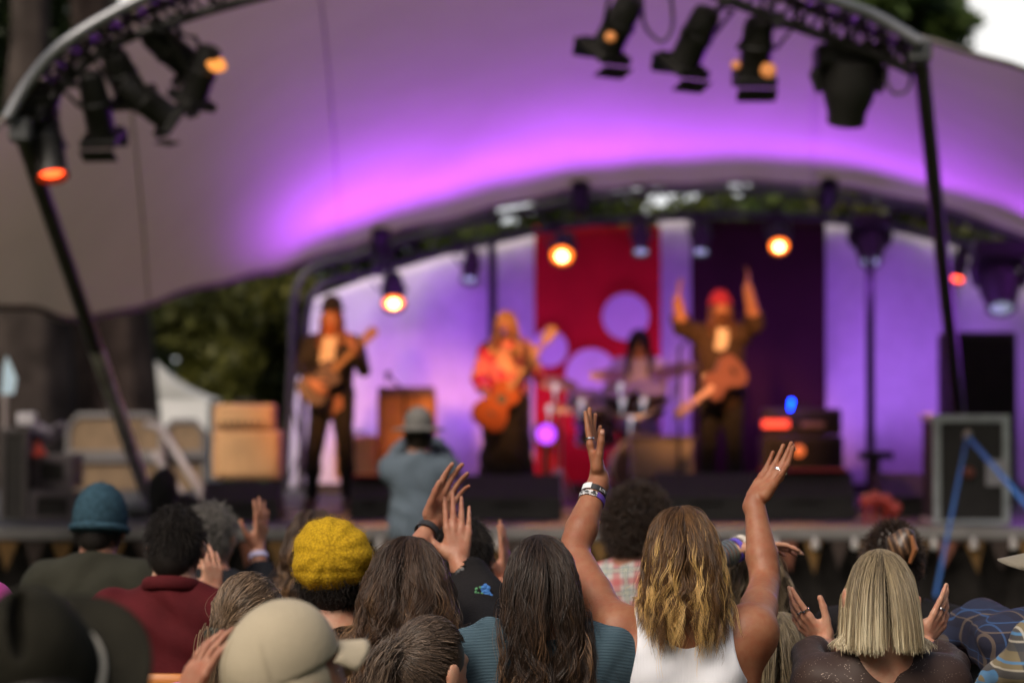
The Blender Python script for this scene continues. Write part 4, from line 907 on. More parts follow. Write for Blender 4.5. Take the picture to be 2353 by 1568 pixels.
for i in range(7): kb.lathe([(.014, 0), (.012, .02)], 10, (cx - w * .36 + i * w * .11, 20.985, zb + .06), (0, -1, 0))
kid(kb, 'knob', blk, T)
T = gear('amplifier_cabinet', 'brown guitar cabinet between the left guitarist and the singer', 'amplifier', 935, 21.6); cab(T, 866, 1000, 905, 1090, 21.6, brn, grb)
tp = MB(); A, B_ = P(868, 893, 21.6), P(998, 912, 21.6); tp.box(((A.x + B_.x) / 2, 21.72, A.z - .02), (B_.x - A.x, .3, .08), bev=.01); kid(tp, 'control_panel', mat('amp_top', (.12, .07, .10), .5), T)
T = gear('amplifier_cabinet', 'small low tan cabinet behind the left guitarist', 'amplifier', 815, 21.4); cab(T, 768, 862, 1000, 1100, 21.4, tan, grl)
T = gear('amplifier_cabinet', 'black bass cabinet to the right with a small orange light in its grille', 'amplifier', 1840, 21.0)
cx, w, zt, zb = cab(T, 1752, 1938, 1000, 1125, 21.0, blk2, mat('grille_black', (.02, .019, .018), .9), .4)
e_ = MB(); c = P(1835, 1035, 20.97); e_.lathe([(.05, -.004), (.03, .012), (.004, .014)], 14, c, (0, -1, 0)); kid(e_, 'badge_light', mat('orange_badge', (.4, .12, .04), .4, var=0, emit=(1, .20, .05), es=.6), T)
T = gear('guitar_amplifier', 'black bass amplifier head with a glowing red panel', 'amplifier', 1840, 21.0); cx, w, zt, zb = cab(T, 1755, 1934, 938, 998, 21.05, blk2, mat('grille_black', (.02, .019, .018), .9), .34)
e_ = MB(); a = P(1782, 973, 21.0); e_.box((a.x, 21.015, a.z), (.23, .02, .065)); kid(e_, 'red_panel', mat('red_panel', (.4, .03, .02), .4, var=0, emit=(1, .06, .03), es=1.6), T); e_ = MB(); a = P(1868, 975, 21.0); e_.box((a.x, 21.02, a.z), (.2, .02, .05)); kid(e_, 'faceplate', mat('plate_mauve', (.22, .14, .15), .4), T)
e_ = MB(); c = P(1818, 922, 20.9); e_.lathe([(.012, -.01), (.018, 0), (.010, .012)], 12, c, (0, -1, 0)); e_.tube([c, (c.x, c.y + .1, P(0, 940, 20.9).z)], .008, 6); tag(e_.build('indicator_lamp', mat('blue_led', (.0, .02, .3), .4, var=0, emit=(.0, .03, 1), es=26), smooth=True), 'small bright blue indicator lamp standing on the bass amplifier', 'lamp')
dr = mat('riser_grey', (.27, .25, .24), .75, var=.1)
T = gear('drum_riser_case', 'grey covered case standing in front of the drum kit', 'case', 1520, 20.2); b_ = MB(); A, B_ = P(1450, 1008, 20.2), P(1594, 1100, 20.2); b_.box(((A.x + B_.x) / 2, 20.4, (A.z + B_.z) / 2), (B_.x - A.x, .4, A.z - B_.z), bev=.02); kid(b_, 'case_body', dr, T); b_ = MB(); b_.box(((A.x + B_.x) / 2, 20.4, A.z + .008), (B_.x - A.x + .03, .43, .03), bev=.008); kid(b_, 'case_lid', mat('lid_grey', (.12, .11, .11), .6), T)
# monitor wedges along the front
wm = mat('wedge_black', (.026, .024, .023), .6, var=.15, bump=.15, bscale=90); wg = mat('wedge_grille', (.035, .033, .032), .8)
def wedge(x0, x1, yt, d, label, redtop=False, depth=.5, lean=.22):
    A, B_ = P(x0, yt, d), P(x1, yt, d); T = thing('monitor_wedge', label, 'stage monitor', ((A.x + B_.x) / 2, d, DZ), group='monitor wedges along the stage front'); zt = A.z
    b_ = MB(); b_.v = [(A.x, d, DZ), (B_.x, d, DZ), (B_.x, d + .02, zt * .5 + DZ * .5), (A.x, d + .02, zt * .5 + DZ * .5), (A.x, d + lean, zt), (B_.x, d + lean, zt), (B_.x, d + lean + .12, zt - .01), (A.x, d + lean + .12, zt - .01), (A.x, d + depth, DZ), (B_.x, d + depth, DZ)]
    b_.f = [(0, 1, 2, 3), (3, 2, 5, 4), (4, 5, 6, 7), (7, 6, 9, 8), (0, 8, 9, 1), (0, 3, 4, 7, 8), (1, 9, 6, 5, 2)]; kid(b_, 'cabinet', wm, T)
    g2 = MB(); g2.box(((A.x + B_.x) / 2, d - .006, (DZ + zt) / 2 - .03), ((B_.x - A.x) * .3, .012, .05)); kid(g2, 'handle', wg, T)
    if redtop: g3 = MB(); g3.box(((A.x + B_.x) / 2, d + lean + .03, zt + .012), ((B_.x - A.x) * .9, .2, .02)); kid(g3, 'red_cover', mat('red_cloth', (.35, .01, .02), .8), T)
wedge(462, 640, 1108, 18.1, 'black wedge monitor in front of the far left cabinet')
wedge(802, 900, 1098, 18.4, 'wedge monitor with a dark red cover, left of the photographer', True)
wedge(1052, 1290, 1092, 18.2, 'wide black wedge monitor in front of the singer')
wedge(1508, 1735, 1088, 18.2, 'black wedge monitor in front of the player with raised arms')
wedge(1740, 1965, 1085, 18.3, 'black wedge monitor with a red top in front of the bass cabinet', True)
wedge(2030, 2140, 1090, 18.6, 'tilted black wedge monitor beside the flight case', depth=.7, lean=.5)
# loudspeaker stack and flight case at right
T = gear('loudspeaker_stack', 'tall black loudspeaker box behind the flight case', 'loudspeaker', 2258, 20.3); A, B_ = P(2182, 762, 20.3), P(2336, 960, 20.3)
b_ = MB(); b_.box(((A.x + B_.x) / 2, 20.6, (A.z + DZ) / 2), (B_.x - A.x, .6, A.z - DZ), bev=.02); kid(b_, 'cabinet', blk2, T)
g2 = MB(); g2.box(((A.x + B_.x) / 2, 20.292, (A.z + 1.2) / 2), (B_.x - A.x - .06, .014, A.z - 1.3)); kid(g2, 'grille', mat('grille_black', (.02, .019, .018), .9), T)
def flightcase(x0, x1, y0, y1, d, label, edge, trim=.055, name='flight_case'):
    A, B_ = P(x0, y0, d), P(x1, y1, d); w, h = B_.x - A.x, A.z - B_.z; cx = (A.x + B_.x) / 2; T = thing(name, label, 'flight case', (cx, d, B_.z)); dp = .5
    b_ = MB(); b_.box((cx, d + dp / 2, (A.z + B_.z) / 2), (w - .02, dp, h - .02)); kid(b_, 'panel', blk2, T); e_ = MB()
    for z in (A.z - trim / 2, B_.z + trim / 2): e_.box((cx, d - .004, z), (w, .02, trim)); e_.box((cx - w / 2, d + dp / 2, z), (.02, dp, trim))
    for x in (A.x + trim / 2, B_.x - trim / 2): e_.box((x, d - .008, (A.z + B_.z) / 2), (trim, .02, h))
    kid(e_, 'edge_trim', edge, T); return T, A, B_
ft = mat('case_edge', (.60, .66, .69), .4, metal=.5, var=.2)
T, A, B_ = flightcase(2142, 2320, 952, 1210, 17.6, 'black flight case with silver edging at the right of the stage front', ft)
l_ = MB(); c = P(2290, 1085, 17.58); l_.box(c, (.16, .01, .19)); kid(l_, 'label_sheet', mat('sheet_grey', (.45, .45, .47), .8), T)
l_ = MB(); c = P(2225, 1085, 17.58); l_.lathe([(.045, 0), (.03, .03)], 14, c, (0, -1, 0)); kid(l_, 'latch', mat('latch_red', (.25, .08, .06), .5), T)
wh = MB()
for s in (.12, .88): wh.lathe([(.03, -.02), (.03, .02)], 12, (A.x + (B_.x - A.x) * s, 17.8, DZ + .02), (1, 0, 0))
# blue straps
bs_ = mat('strap_blue', (.025, .12, .36), .6, var=.1)
a = P(2222, 1000, 17.2)
def strap(pts, w, label):
    s_ = MB()
    for i, p in enumerate(pts):
        dv = (pts[min(i + 1, len(pts) - 1)] - pts[max(i - 1, 0)]).normalized(); sd_ = dv.cross(Vector((0, 1, 0))).normalized() * w / 2
        s_.v += [tuple(p - sd_), tuple(p + sd_), tuple(p + sd_ + Vector((0, .004, 0))), tuple(p - sd_ + Vector((0, .004, 0)))]
        if i:
            q_ = 4 * i
            for k in range(4): s_.f.append((q_ - 4 + k, q_ - 4 + (k + 1) % 4, q_ + (k + 1) % 4, q_ + k))
    s_.f += [(0, 1, 2, 3)]; return tag(s_.build('ratchet_strap', bs_), label, 'strap')
g0 = P(2140, 1400, 14.2)
strap(lerpn(a, P(2480, 1300, 14.2), 6), .038, 'blue ratchet strap running down to the right from the mast')
strap(lerpn(a, P(2148, 1370, 14.5), 6), .024, 'thin blue strap running down to the left from the mast')
hk = MB(); hk.lathe([(.02, -.04), (.035, 0), (.02, .04)], 10, a, (.2, 0, 1)); tag(hk.build('strap_buckle', mat('buckle', (.3, .26, .22), .5, metal=.5), smooth=True), 'worn metal buckle joining the two blue straps', 'buckle')
# poles and stands
T = gear('light_pole', 'slim dark upright pole rising behind the stage at right', 'pole', 1998, 21.9); b_ = MB(); a = P(1998, 590, 21.9); b_.tube([(a.x, 21.9, DZ), (a.x, 21.9, a.z)], .04, 10); kid(b_, 'tube', blk, T, True); b_ = MB(); b_.lathe([(.2, 0), (.2, .02), (.05, .04)], 20, (a.x, 21.9, DZ)); kid(b_, 'base', blk, T)
T = gear('drape_pole', 'dark vertical pole between two white drapes beside the singer', 'pole', 1131, 23.2); b_ = MB(); a = P(1131, 545, 23.2); b_.tube([(a.x, 23.2, DZ), (a.x, 23.2, a.z)], .04, 10); kid(b_, 'tube', dkm, T, True); b_ = MB(); b_.lathe([(.16, 0), (.16, .02), (.05, .04)], 20, (a.x, 23.2, DZ)); kid(b_, 'base', blk, T)
# small stand with a top bar and red lamp pile
T = gear('keyboard_stand', 'black T shaped stand in front of the right hand drape', 'stand', 2012, 19.2); b_ = MB(); a = P(2012, 1045, 19.2); b_.box((a.x, 19.2, a.z), (.27, .08, .06)); kid(b_, 'top_bar', blk, T); b_ = MB(); b_.tube([(a.x, 19.2, DZ), (a.x, 19.2, a.z)], .03, 10); kid(b_, 'post', mat('post_dark', (.06, .05, .05), .4, metal=.5), T, True); b_ = MB(); [b_.tube([(a.x, 19.2, DZ + .15), (a.x + .2 * math.cos(t), 19.2 + .2 * math.sin(t), DZ)], .014, 6) for t in (0.3, 2.4, 4.5)]; kid(b_, 'feet', blk, T)
for i, (x, y) in enumerate(((1990, 1150), (2010, 1142), (2035, 1148), (2055, 1165))):
    c = P(x, y, 17.5); b_ = MB(); b_.lathe([(.03, -.03), (.05, 0), (.035, .03)], 12, c, (0, -1, .4)); b_.tube([c, (c.x, 17.55, DZ)], .012, 6); tag(b_.build('red_marker_lamp', mat('red_marker', (.25, .02, .015), .4, var=0, emit=(1, .08, .04), es=.06), smooth=True), 'small dull red marker lamp in the row on the deck left of the flight case', 'lamp', 'red marker lamps beside the flight case')
def micstand(px, yt, d, label, boomx=0):
    T = gear('microphone_stand', label, 'microphone stand', px, d); a = P(px, yt, d); x = a.x; b_ = MB(); b_.tube([(x, d, DZ), (x, d, a.z)], .012, 8); b_.tube([(x, d, a.z), (x + boomx, d + .25, a.z + .14)], .010, 8); kid(b_, 'pole', blk, T, True)
    b_ = MB()
    for t in (.4, 2.5, 4.6): b_.tube([(x, d, DZ + .12), (x + .3 * math.cos(t), d + .3 * math.sin(t), DZ + .01)], .010, 6)
    kid(b_, 'tripod', blk, T, True)
    m_ = MB(); e_ = Vector((x + boomx, d + .25, a.z + .14)); m_.lathe([(.014, -.14), (.018, -.03), (.028, 0), (.026, .03), (.01, .045)], 12, e_, (0, 1, .3)); kid(m_, 'microphone', mat('mic_dark', (.07, .07, .075), .35, metal=.6), T, True)
micstand(930, 900, 19.3, 'thin microphone stand in front of the brown cabinet', -.15)
micstand(1215, 800, 19.3, 'microphone stand in front of the blond singer', -.2)
micstand(1560, 800, 19.5, 'microphone stand to the left of the player with raised arms', .15)
# left: racks, crates and folding bits
rk = mat('rack_mauve', (.16, .14, .15), .5, var=.2); 
T, A, B_ = flightcase(72, 168, 1042, 1125, 18.6, 'low rack case with pale mauve edging at the left end of the stage', rk, .07)
T, A, B_ = flightcase(70, 172, 1128, 1200, 18.2, 'lower rack case under the left end pile, scuffed edges', rk, .05)
T, A, B_ = flightcase(2, 64, 985, 1205, 18.4, 'tall black equipment rack at the far left edge of the stage', mat('rack_dark', (.09, .08, .08), .5), .04)
b_ = MB(); c = P(112, 985, 18.9)
for i in range(9): b_.box(c + Vector((random.uniform(-.14, .14), random.uniform(-.1, .1), random.uniform(-.1, .04))), (random.uniform(.06, .2), .1, random.uniform(.03, .09)), Matrix.Rotation(random.uniform(-.6, .6), 3, 'Y'), .01)
tag(b_.build('cable_pile', mat('pile_mauve', (.13, .11, .14), .6, var=.3)), 'jumble of mauve grey cables and fittings heaped on the left rack case', 'equipment')
b_ = MB(); c = P(88, 1030, 18.45); b_.plate([(-.05, -.06), (.07, -.05), (.0, .07)], .05, c, (1, 0, 0), (0, 0, 1)); tag(b_.build('red_wedge', mat('red_wedge', (.55, .06, .04), .5)), 'small bright red wedge lying on the left rack case', 'wedge')
b_ = MB(); c = P(62, 962, 18.7); b_.box(c, (.14, .1, .1), bev=.01); tag(b_.build('paper_stack', mat('pale_paper', (.5, .48, .52), .7)), 'pale box on top of the left rack', 'box')
b_ = MB(); a = P(12, 905, 18.9); b_.tube([(a.x, 18.9, DZ), (a.x, 18.9, a.z)], .02, 8); T = thing('feather_flag', 'small pale blue feather flag on a pole at the far left edge', 'flag', (a.x, 18.9, DZ)); kid(b_, 'pole', mat('pole_grey', (.3, .26, .25), .4), T, True)
b_ = MB(); b_.plate([(-.03, 0), (.07, .0), (.09, .12), (.05, .22), (.01, .30), (-.02, .18)], .01, (a.x, 18.9, a.z), (1, 0, 0), (0, 0, 1)); kid(b_, 'sail', mat('flag_paleblue', (.45, .62, .75), .7, var=.05), T)
# grey foot of the leaning mast: a sandbag
sb, sf = surface([ell((0, 0, .06), (.13, .12, .07), None, .05), ell((.1, .02, .055), (.10, .10, .055), None, .05)], .012, noise=folds(.004, 1.4)); c = P(322, 1165, 18.7)
o = npmesh('sandbag', sb, sf, mat('sandbag_grey', (.16, .18, .19), .85, bump=.3)); o.location = (c.x, 18.6, DZ); tag(o, 'grey sandbag at the foot of the leaning mast', 'sandbag')
sb, sf = surface([ell((0, 0, .2), (.12, .12, .2), None, .05), ell((.15, .02, .1), (.14, .10, .10), None, .05)], .015, noise=folds(.008, 1.4)); o = npmesh('gear_bag', sb, sf, mat('bag_black', (.02, .02, .02), .8)); c = P(318, 1150, 18.2); o.location = (c.x + .2, 18.1, DZ); tag(o, 'slumped black gear bag beside the mast foot', 'bag')
# ------------------------------------------------------------------ drum kit
T = gear('drum_kit', 'dark drum kit with shiny rims and cymbals in front of the red banner', 'drum kit', 1470, 21.3)
shell = mat('drum_shell', (.03, .022, .03), .25, var=.1, coat=.5); chrome = mat('chrome', (.5, .5, .55), .3, metal=1, var=0); hd = mat('drum_head', (.28, .27, .30), .5, var=.05)
def drum(c, r, h, ax):
    b_ = MB(); b_.lathe([(r, -h / 2), (r, h / 2)], 28, c, ax); kid(b_, 'shell', shell, T, True); axn = Vector(ax).normalized()
    for s in (-1, 1): b_ = MB(); b_.lathe([(r * 1.03, -.012), (r * 1.05, 0), (r * 1.03, .012)], 28, Vector(c) + axn * s * h / 2, ax); kid(b_, 'rim', chrome, T, True)
    b_ = MB(); b_.lathe([(r * .98, 0), (r * .98, .006)], 28, Vector(c) + axn * (h / 2 + .012), ax); kid(b_, 'head', hd, T); 
    b_ = MB()
    u = axn.orthogonal().normalized(); w = axn.cross(u)
    for k in range(6): a = k * math.pi / 3; q_ = Vector(c) + (u * math.cos(a) + w * math.sin(a)) * (r + .012); b_.lathe([(.012, -.03), (.016, 0), (.012, .03)], 8, q_, ax)
    kid(b_, 'lug', chrome, T, True)
c = P(1475, 1010, 21.3); hd0 = hd; hd = mat('drum_head_dark', (.05, .04, .05), .4); drum((c.x, 21.3, DZ + .30), .27, .4, (0, -1, 0)); hd = hd0
for x, y, d, r, h, ax in ((1420, 920, 21.2, .14, .2, (-.1, -.5, 1)), (1490, 918, 21.2, .15, .22, (.1, -.5, 1)), (1370, 975, 21.4, .18, .32, (0, -.2, 1)), (1345, 925, 21.6, .16, .14, (0, -.3, 1))): drum(P(x, y, d), r, h, ax)
def cymbal(x, y, d, r, ax):
    c = P(x, y, d); b_ = MB(); b_.lathe([(r, 0), (r * .5, .012), (.03, .022), (.025, .035), (.004, .038)], 28, c, ax); kid(b_, 'cymbal', mat('brass', (.35, .27, .16), .5, metal=.8, var=.1), T, True); b_ = MB(); b_.tube([c, (c.x, d + .05, DZ + .3), (c.x + .12, d, DZ)], .010, 6); b_.tube([(c.x, d + .05, DZ + .3), (c.x - .13, d + .1, DZ)], .010, 6); b_.tube([(c.x, d + .05, DZ + .3), (c.x, d - .15, DZ)], .010, 6); kid(b_, 'stand', chrome, T, True)
cymbal(1278, 880, 21.4, .20, (.15, -.35, 1)); cymbal(1395, 862, 21.3, .16, (0, -.4, 1)); cymbal(1548, 850, 21.4, .22, (-.2, -.3, 1)); cymbal(1290, 940, 21.1, .15, (0, -.2, 1))
sr = MB()     # small curved rack of hardware
sr.tube([P(1365, 900, 21.25), P(1400, 950, 21.1), P(1470, 960, 21.05), P(1530, 930, 21.1), P(1560, 880, 21.3)], .018, 8); kid(sr, 'rack', chrome, T, True)
for x, y, lb in ((1262, 938, 'left of the drums'), (1335, 925, 'beside the floor drum'), (1430, 922, 'on the middle of the drum rack'), (1425, 888, 'above the drum rack'), (1478, 922, 'right on the drum rack'), (1450, 963, 'below the drum rack'), (1275, 890, 'by the small cymbal')):
    c = P(x, y, 20.9); b_ = MB(); b_.lathe([(.018, -.05), (.026, 0), (.028, .02), (.02, .035), (.004, .04)], 12, c, (.1, -.8, .6)); b_.tube([c, c + Vector((0, .25, -.12))], .008, 6); tag(b_.build('drum_microphone', mat('mic_silver_glint', (.55, .56, .62), .45, metal=0, var=0, emit=(.75, .78, .95), es=.35), smooth=True), 'small silver drum microphone ' + lb, 'microphone')  # emission on the silver stands in for glints around the drums
# violet glow lamp on the floor behind the singer
c = P(1255, 996, 21.6); T = thing('violet_floor_lamp', 'round lamp glowing violet on the floor at the foot of the red banner', 'stage lamp', c); b_ = MB(); b_.lathe([(.06, .12), (.1, .1), (.115, 0)], 20, c, (0, 1, 0)); b_.tube([c + Vector((0, .08, -.08)), (c.x, c.y + .08, DZ)], .03, 8); kid(b_, 'body', blk, T, True); b_ = MB(); b_.lathe([(.085, 0), (.05, .02), (.003, .024)], 18, c, (0, -1, 0)); kid(b_, 'lens', mat('violet_lit', (.2, .05, .3), .4, var=0, emit=(.45, .06, 1), es=1.6), T, True)
print('stage built', round(time.time() - T0, 1))

for pts, lb in (([(620, 1185), (700, 1178), (780, 1190), (870, 1180), (960, 1188)], 'black cable lying along the deck behind the left wedge monitors'), ([(1120, 1150), (1190, 1165), (1280, 1158), (1400, 1172), (1500, 1160)], 'black cable trailing from the drums across the deck'), ([(1700, 1160), (1760, 1172), (1850, 1160), (1990, 1170)], 'black cable running to the bass amplifier')):
    ks = []
    for i, (x, y) in enumerate(pts): q = P(x, y, 19.0); q.z = DZ + .012; q.y = 18.9 + .25 * math.sin(i * 2.1); ks.append((i, q))
    t_ = MB(); t_.tube(smoothcurve(ks, 40), .010, 6); tag(t_.build('cable', blk2, smooth=True), lb, 'cable')
for x, d, lb in ((700, 18.9, 'by the left guitarist'), (1225, 18.8, 'at the singer feet'), (1600, 18.8, 'in front of the bass player')):
    c = P(x, 1180, d); b_ = MB(); b_.box((c.x, d, DZ + .006), (.21, .29, .003), Matrix.Rotation(.3, 3, 'Z'), 0); tag(b_.build('set_list', mat('sheet_white', (.7, .7, .68), .8)), 'white set list sheet taped to the deck ' + lb, 'paper')
# ================================================================== PEOPLE
class Pose:
    """local frame of one person: origin on the floor below the pelvis, facing +y turned by yaw"""
    def __init__(s, px, d, yaw=0, z=0): c = P(px, 912, d); s.o = Vector((c.x, d, z)); s.yaw = R(yaw); s.inv = Matrix.Rotation(-s.yaw, 3, 'Z')
    def L(s, px, py, d): return np.array(s.inv @ (P(px, py, d) - s.o))
    def dir(s, v): return np.array(s.inv @ Vector(v))
skinA = skinmat('skin_tan', (.31, .135, .072)); skinB = skinmat('skin_pale', (.50, .29, .20)); skinC = skinmat('skin_mid', (.40, .20, .13)); skinD = skinmat('skin_brown', (.26, .12, .07))
nailm = mat('nail', (.55, .30, .23), .25, var=.05)
def surf_obj(name, prims, h, m, parent, cuts=(), noise=None, clip=None):
    V, Fq = surface(prims, h, cuts, noise, clip); return npmesh(name, V, Fq, m, parent)
def body(T, g, m, h=.007, handprims=(), bare=True):
    pr = g['head'] + g['neck'] + g['torso'] + g['sh'] + g['upL'] + g['upR'] + g['foL'] + g['foR'] + g['hips'] + g['legs'] + g['feet']
    for hpms in handprims: pr = pr + hpms
    return surf_obj('body', pr, h, m, T)
def garment(T, g, m, name, h=.008, t=.012, sleeves='long', neck=.245, amp=.004, seed=0, cuts=(), tilt=-.25, hem=None, extra=(), scale=1.0, legs=False, bottom=None):
    H = g['H']; pr = grow(g['torso'] + g['sh'] + g['hips'], t) + list(extra); cc = [lambda p: np.where((np.abs(p[:, 0]) < .078 + max(0, neck - .235) * 1.0) & (np.abs(p[:, 1] + .02) < .16), p[:, 2] - (H - neck) - tilt * (p[:, 1] + .03), -1)] + list(cuts)
    for sd in 'LR':
        e, w = g['el' + sd], g['wr' + sd]; sh = g['sh' + sd]
        if sleeves in ('long', 'roll', 'short'): pr += grow(g['up' + sd], t + .002)
        if sleeves in ('long', 'roll'): pr += grow(g['fo' + sd], t)
        if sleeves == 'long': f = .88; a = e + (w - e) * f; cc.append(minus(cap(a, a + unit(w - e) * .35, .065, .11)))
        if sleeves == 'roll': a = e + (w - e) * .15; cc.append(minus(cap(a + unit(w - e) * .08, a + unit(w - e) * .5, .08, .12)))
        if sleeves == 'short': a = sh + (e - sh) * .6; cc.append(minus(cap(a + unit(e - sh) * .09, a + unit(e - sh) * .5, .09, .12), cap(e, w, .08)))
    cc.append(above(bottom if bottom is not None else (g['hz'] - .10)))
    return surf_obj(name, pr, h, m, T, cc, lambda p, f_=folds(amp, scale, seed): np.minimum(f_(p), max(.001, t - .011)))
def trousers(T, g, m, h=.012):
    return surf_obj('trousers', grow(g['hips'][:1] + g['legs'], .012), h, m, T, [lambda p: p[:, 2] - (g['hz'] + .07), above(.06)], folds(.004, .8, 2))
def shoes(T, g, m):
    for f in g['feet']: surf_obj('shoe', grow([f], .010), .012, m, T, [above(.004)])
def ringband(T, name, c, ax, r, h, m, a0=0, a1=360, th=.002, ref=None):
    ax = Vector(ax).normalized(); u = Vector(ref if ref is not None else (1, 0, 0)); u = (u - ax * u.dot(ax)).normalized(); w = ax.cross(u); b_ = MB(); n = max(3, int((a1 - a0) / 12)) + 1; c = Vector(c)
    for i in range(n):
        a = R(a0 + (a1 - a0) * i / (n - 1)); dv = u * math.cos(a) + w * math.sin(a)
        for rr, hh in ((r, -h / 2), (r + th, -h / 2), (r + th, h / 2), (r, h / 2)): b_.v.append(tuple(c + dv * rr + ax * hh))
        if i:
            for k in range(4): q = 4 * (i - 1); b_.f.append((q + k, q + (k + 1) % 4, q + 4 + (k + 1) % 4, q + 4 + k))
    b_.f += [(0, 1, 2, 3), (4 * n - 4, 4 * n - 1, 4 * n - 2, 4 * n - 3)]; return b_.build(name, m, T)
def nail(T, info, key='thumb', r=.006):
    if key == 'thumb': p, d_ = info['thumb']; up = None
    pass
# plastic chair, one prototype copied under everybody
org = mat('chair_orange', (.52, .17, .025), .45, var=.12); legm = mat('chair_leg', (.12, .11, .10), .4, metal=.6)
def chair_proto():
    T = thing('plastic_chair', 'orange plastic chair', 'chair'); V = []; Fq = []; nu, nv = 15, 22
    for j in range(nv):
        t = j / (nv - 1)
        if t < .45: s = t / .45; y, z = .20 - .36 * s, .44 - .03 * math.sin(math.pi * s)
        elif t < .6: s = (t - .45) / .15; y, z = -.16 - .06 * s, .44 + .06 * s * s
        else: s = (t - .6) / .4; y, z = -.22 - .05 * s, .50 + .31 * s
        w = .21 if t < .5 else .215 - .035 * max(0, (t - .88) / .12) ** 2
        for i in range(nu):
            x = (i / (nu - 1) - .5) * 2; V.append((x * w, y + (.035 * x * x if t > .55 else 0), z + (.02 * x * x if t < .5 else -.03 * abs(x) ** 6 * (t > .9))))
    for j in range(nv - 1):
        for i in range(nu - 1): a = j * nu + i; Fq.append((a, a + 1, a + nu + 1, a + nu))
    o = npmesh('seat_shell', V, Fq, org, T); s = o.modifiers.new('t', 'SOLIDIFY'); s.thickness = .008
    for sx in (-1, 1):
        for sy in (-1, 1): b_ = MB(); b_.tube([(sx * .17, sy * .13, .43), (sx * .22, sy * .20, .0)], .011, 8); b_.build('leg', legm, T, True)
    return T
CH = chair_proto(); CH_used = [False]
def chair(pose, who, dy=0):
    if not CH_used[0]: c = CH; CH_used[0] = True
    else:
        c = CH.copy(); COL.objects.link(c)
        for k in list(CH.children): q = k.copy(); COL.objects.link(q); q.parent = c
    c.location = pose.o + Matrix.Rotation(pose.yaw, 3, 'Z') @ Vector((0, dy, 0)); c.rotation_euler = (0, 0, pose.yaw); tag(c, 'orange plastic chair under ' + who, 'chair', 'orange plastic chairs of the audience')
def hair_any(T, g, spec):
    k, m, kw = spec[0], spec[1], dict(spec[2]) if len(spec) > 2 else {}
    if k == 'long': return long_hair(g, m, T, colliders=grow(g['torso'] + g['sh'], .012), **kw)
    if k == 'short': return short_hair(g, m, T, **kw)
    if k == 'pony': tie = g['hp'](*kw.pop('tie')); return ponytail(g, m, T, tie, **kw)
def sitter(who, label, px, top, d, yaw=0, female=True, skin=skinB, hair=None, gar=None, arms=None, hands=None, headrot=(0, 0, 0), h=.008, seat=True, bulk=1.0, hunch=0, raised=0, pants=None, sw=None, hairtop=.009, headscale=.94, sunk=0, chairdy=0, gname='shirt', seat_z=None):
    po = Pose(px, d, yaw); H = P(px, top, d).z - hairtop; T = thing('person', label, 'person', po.o, po.yaw)
    A = {}
    if arms:
        for sd, (e, w) in arms.items(): A[sd] = (po.L(*e), po.L(*w))
    g = figure(H, female, A, seat=max(.2, H - .855), headrot=headrot, sw=sw, hunch=hunch, bulk=bulk, raised=raised, headscale=headscale); g['H'] = H; g['hz'] = max(.2, H - .855) + .085
    hp_, infos = [], {}
    for sd in 'LR':
        sg = 1 if sd == 'R' else -1; w = g['wr' + sd]; e = g['el' + sd]
        spec = (hands or {}).get(sd)
        if spec: dr_, nr_, kw = spec; pr, inf = hand(w, po.dir(dr_), po.dir(nr_), sg, **kw)
        else: pr, inf = hand(w, unit(w - e), (0, 0, -1) if abs(unit(w - e)[2]) < .8 else (-sg, 0, 0), sg, curl=.4)
        hp_.append(pr); infos[sd] = inf
    body(T, g, skin, h, hp_)
    if gar: m, kw = gar; garment(T, g, m, kw.pop('name', gname), **kw)
    trousers(T, g, pants or jean); shoes(T, g, mat('shoe_dark', (.03, .025, .02), .6))
    if hair: hair_any(T, g, hair)
    if seat: chair(po, who, chairdy)
    return T, g, po, infos
jean = mat('denim_dark', (.03, .045, .09), .9, var=.2, vscale=30)
# --- hair colours
h_gold = hairmat('hair_brown_gold', (.040, .020, .010), (.23, .115, .042), (.80, .52, .19), .36)
h_ash = hairmat('hair_ash_blond', (.05, .035, .022), (.26, .19, .115), (.50, .40, .27), .4)
h_dark = hairmat('hair_dark_brown', (.014, .009, .007), (.065, .036, .022), (.20, .11, .055), .4)
h_brown = hairmat('hair_brown', (.022, .013, .009), (.10, .055, .032), (.26, .15, .075), .4)
h_black = hairmat('hair_black', (.009, .007, .006), (.024, .017, .013), None, .55, .3)
h_grey = hairmat('hair_grey', (.05, .045, .04), (.28, .26, .24), None, .5)
h_pony = hairmat('hair_dull_brown', (.07, .046, .028), (.30, .20, .125), (.55, .41, .27), .38)
h_plat = hairmat('hair_platinum', (.07, .05, .03), (.44, .35, .21), (.85, .76, .54), .36)
h_taupe = hairmat('hair_taupe', (.04, .029, .022), (.18, .125, .09), (.42, .31, .21), .38)
h_red = hairmat('hair_auburn', (.10, .03, .01), (.35, .13, .05), None, .45)
h_blond = hairmat('hair_blond', (.30, .16, .06), (.70, .48, .22), None, .45)
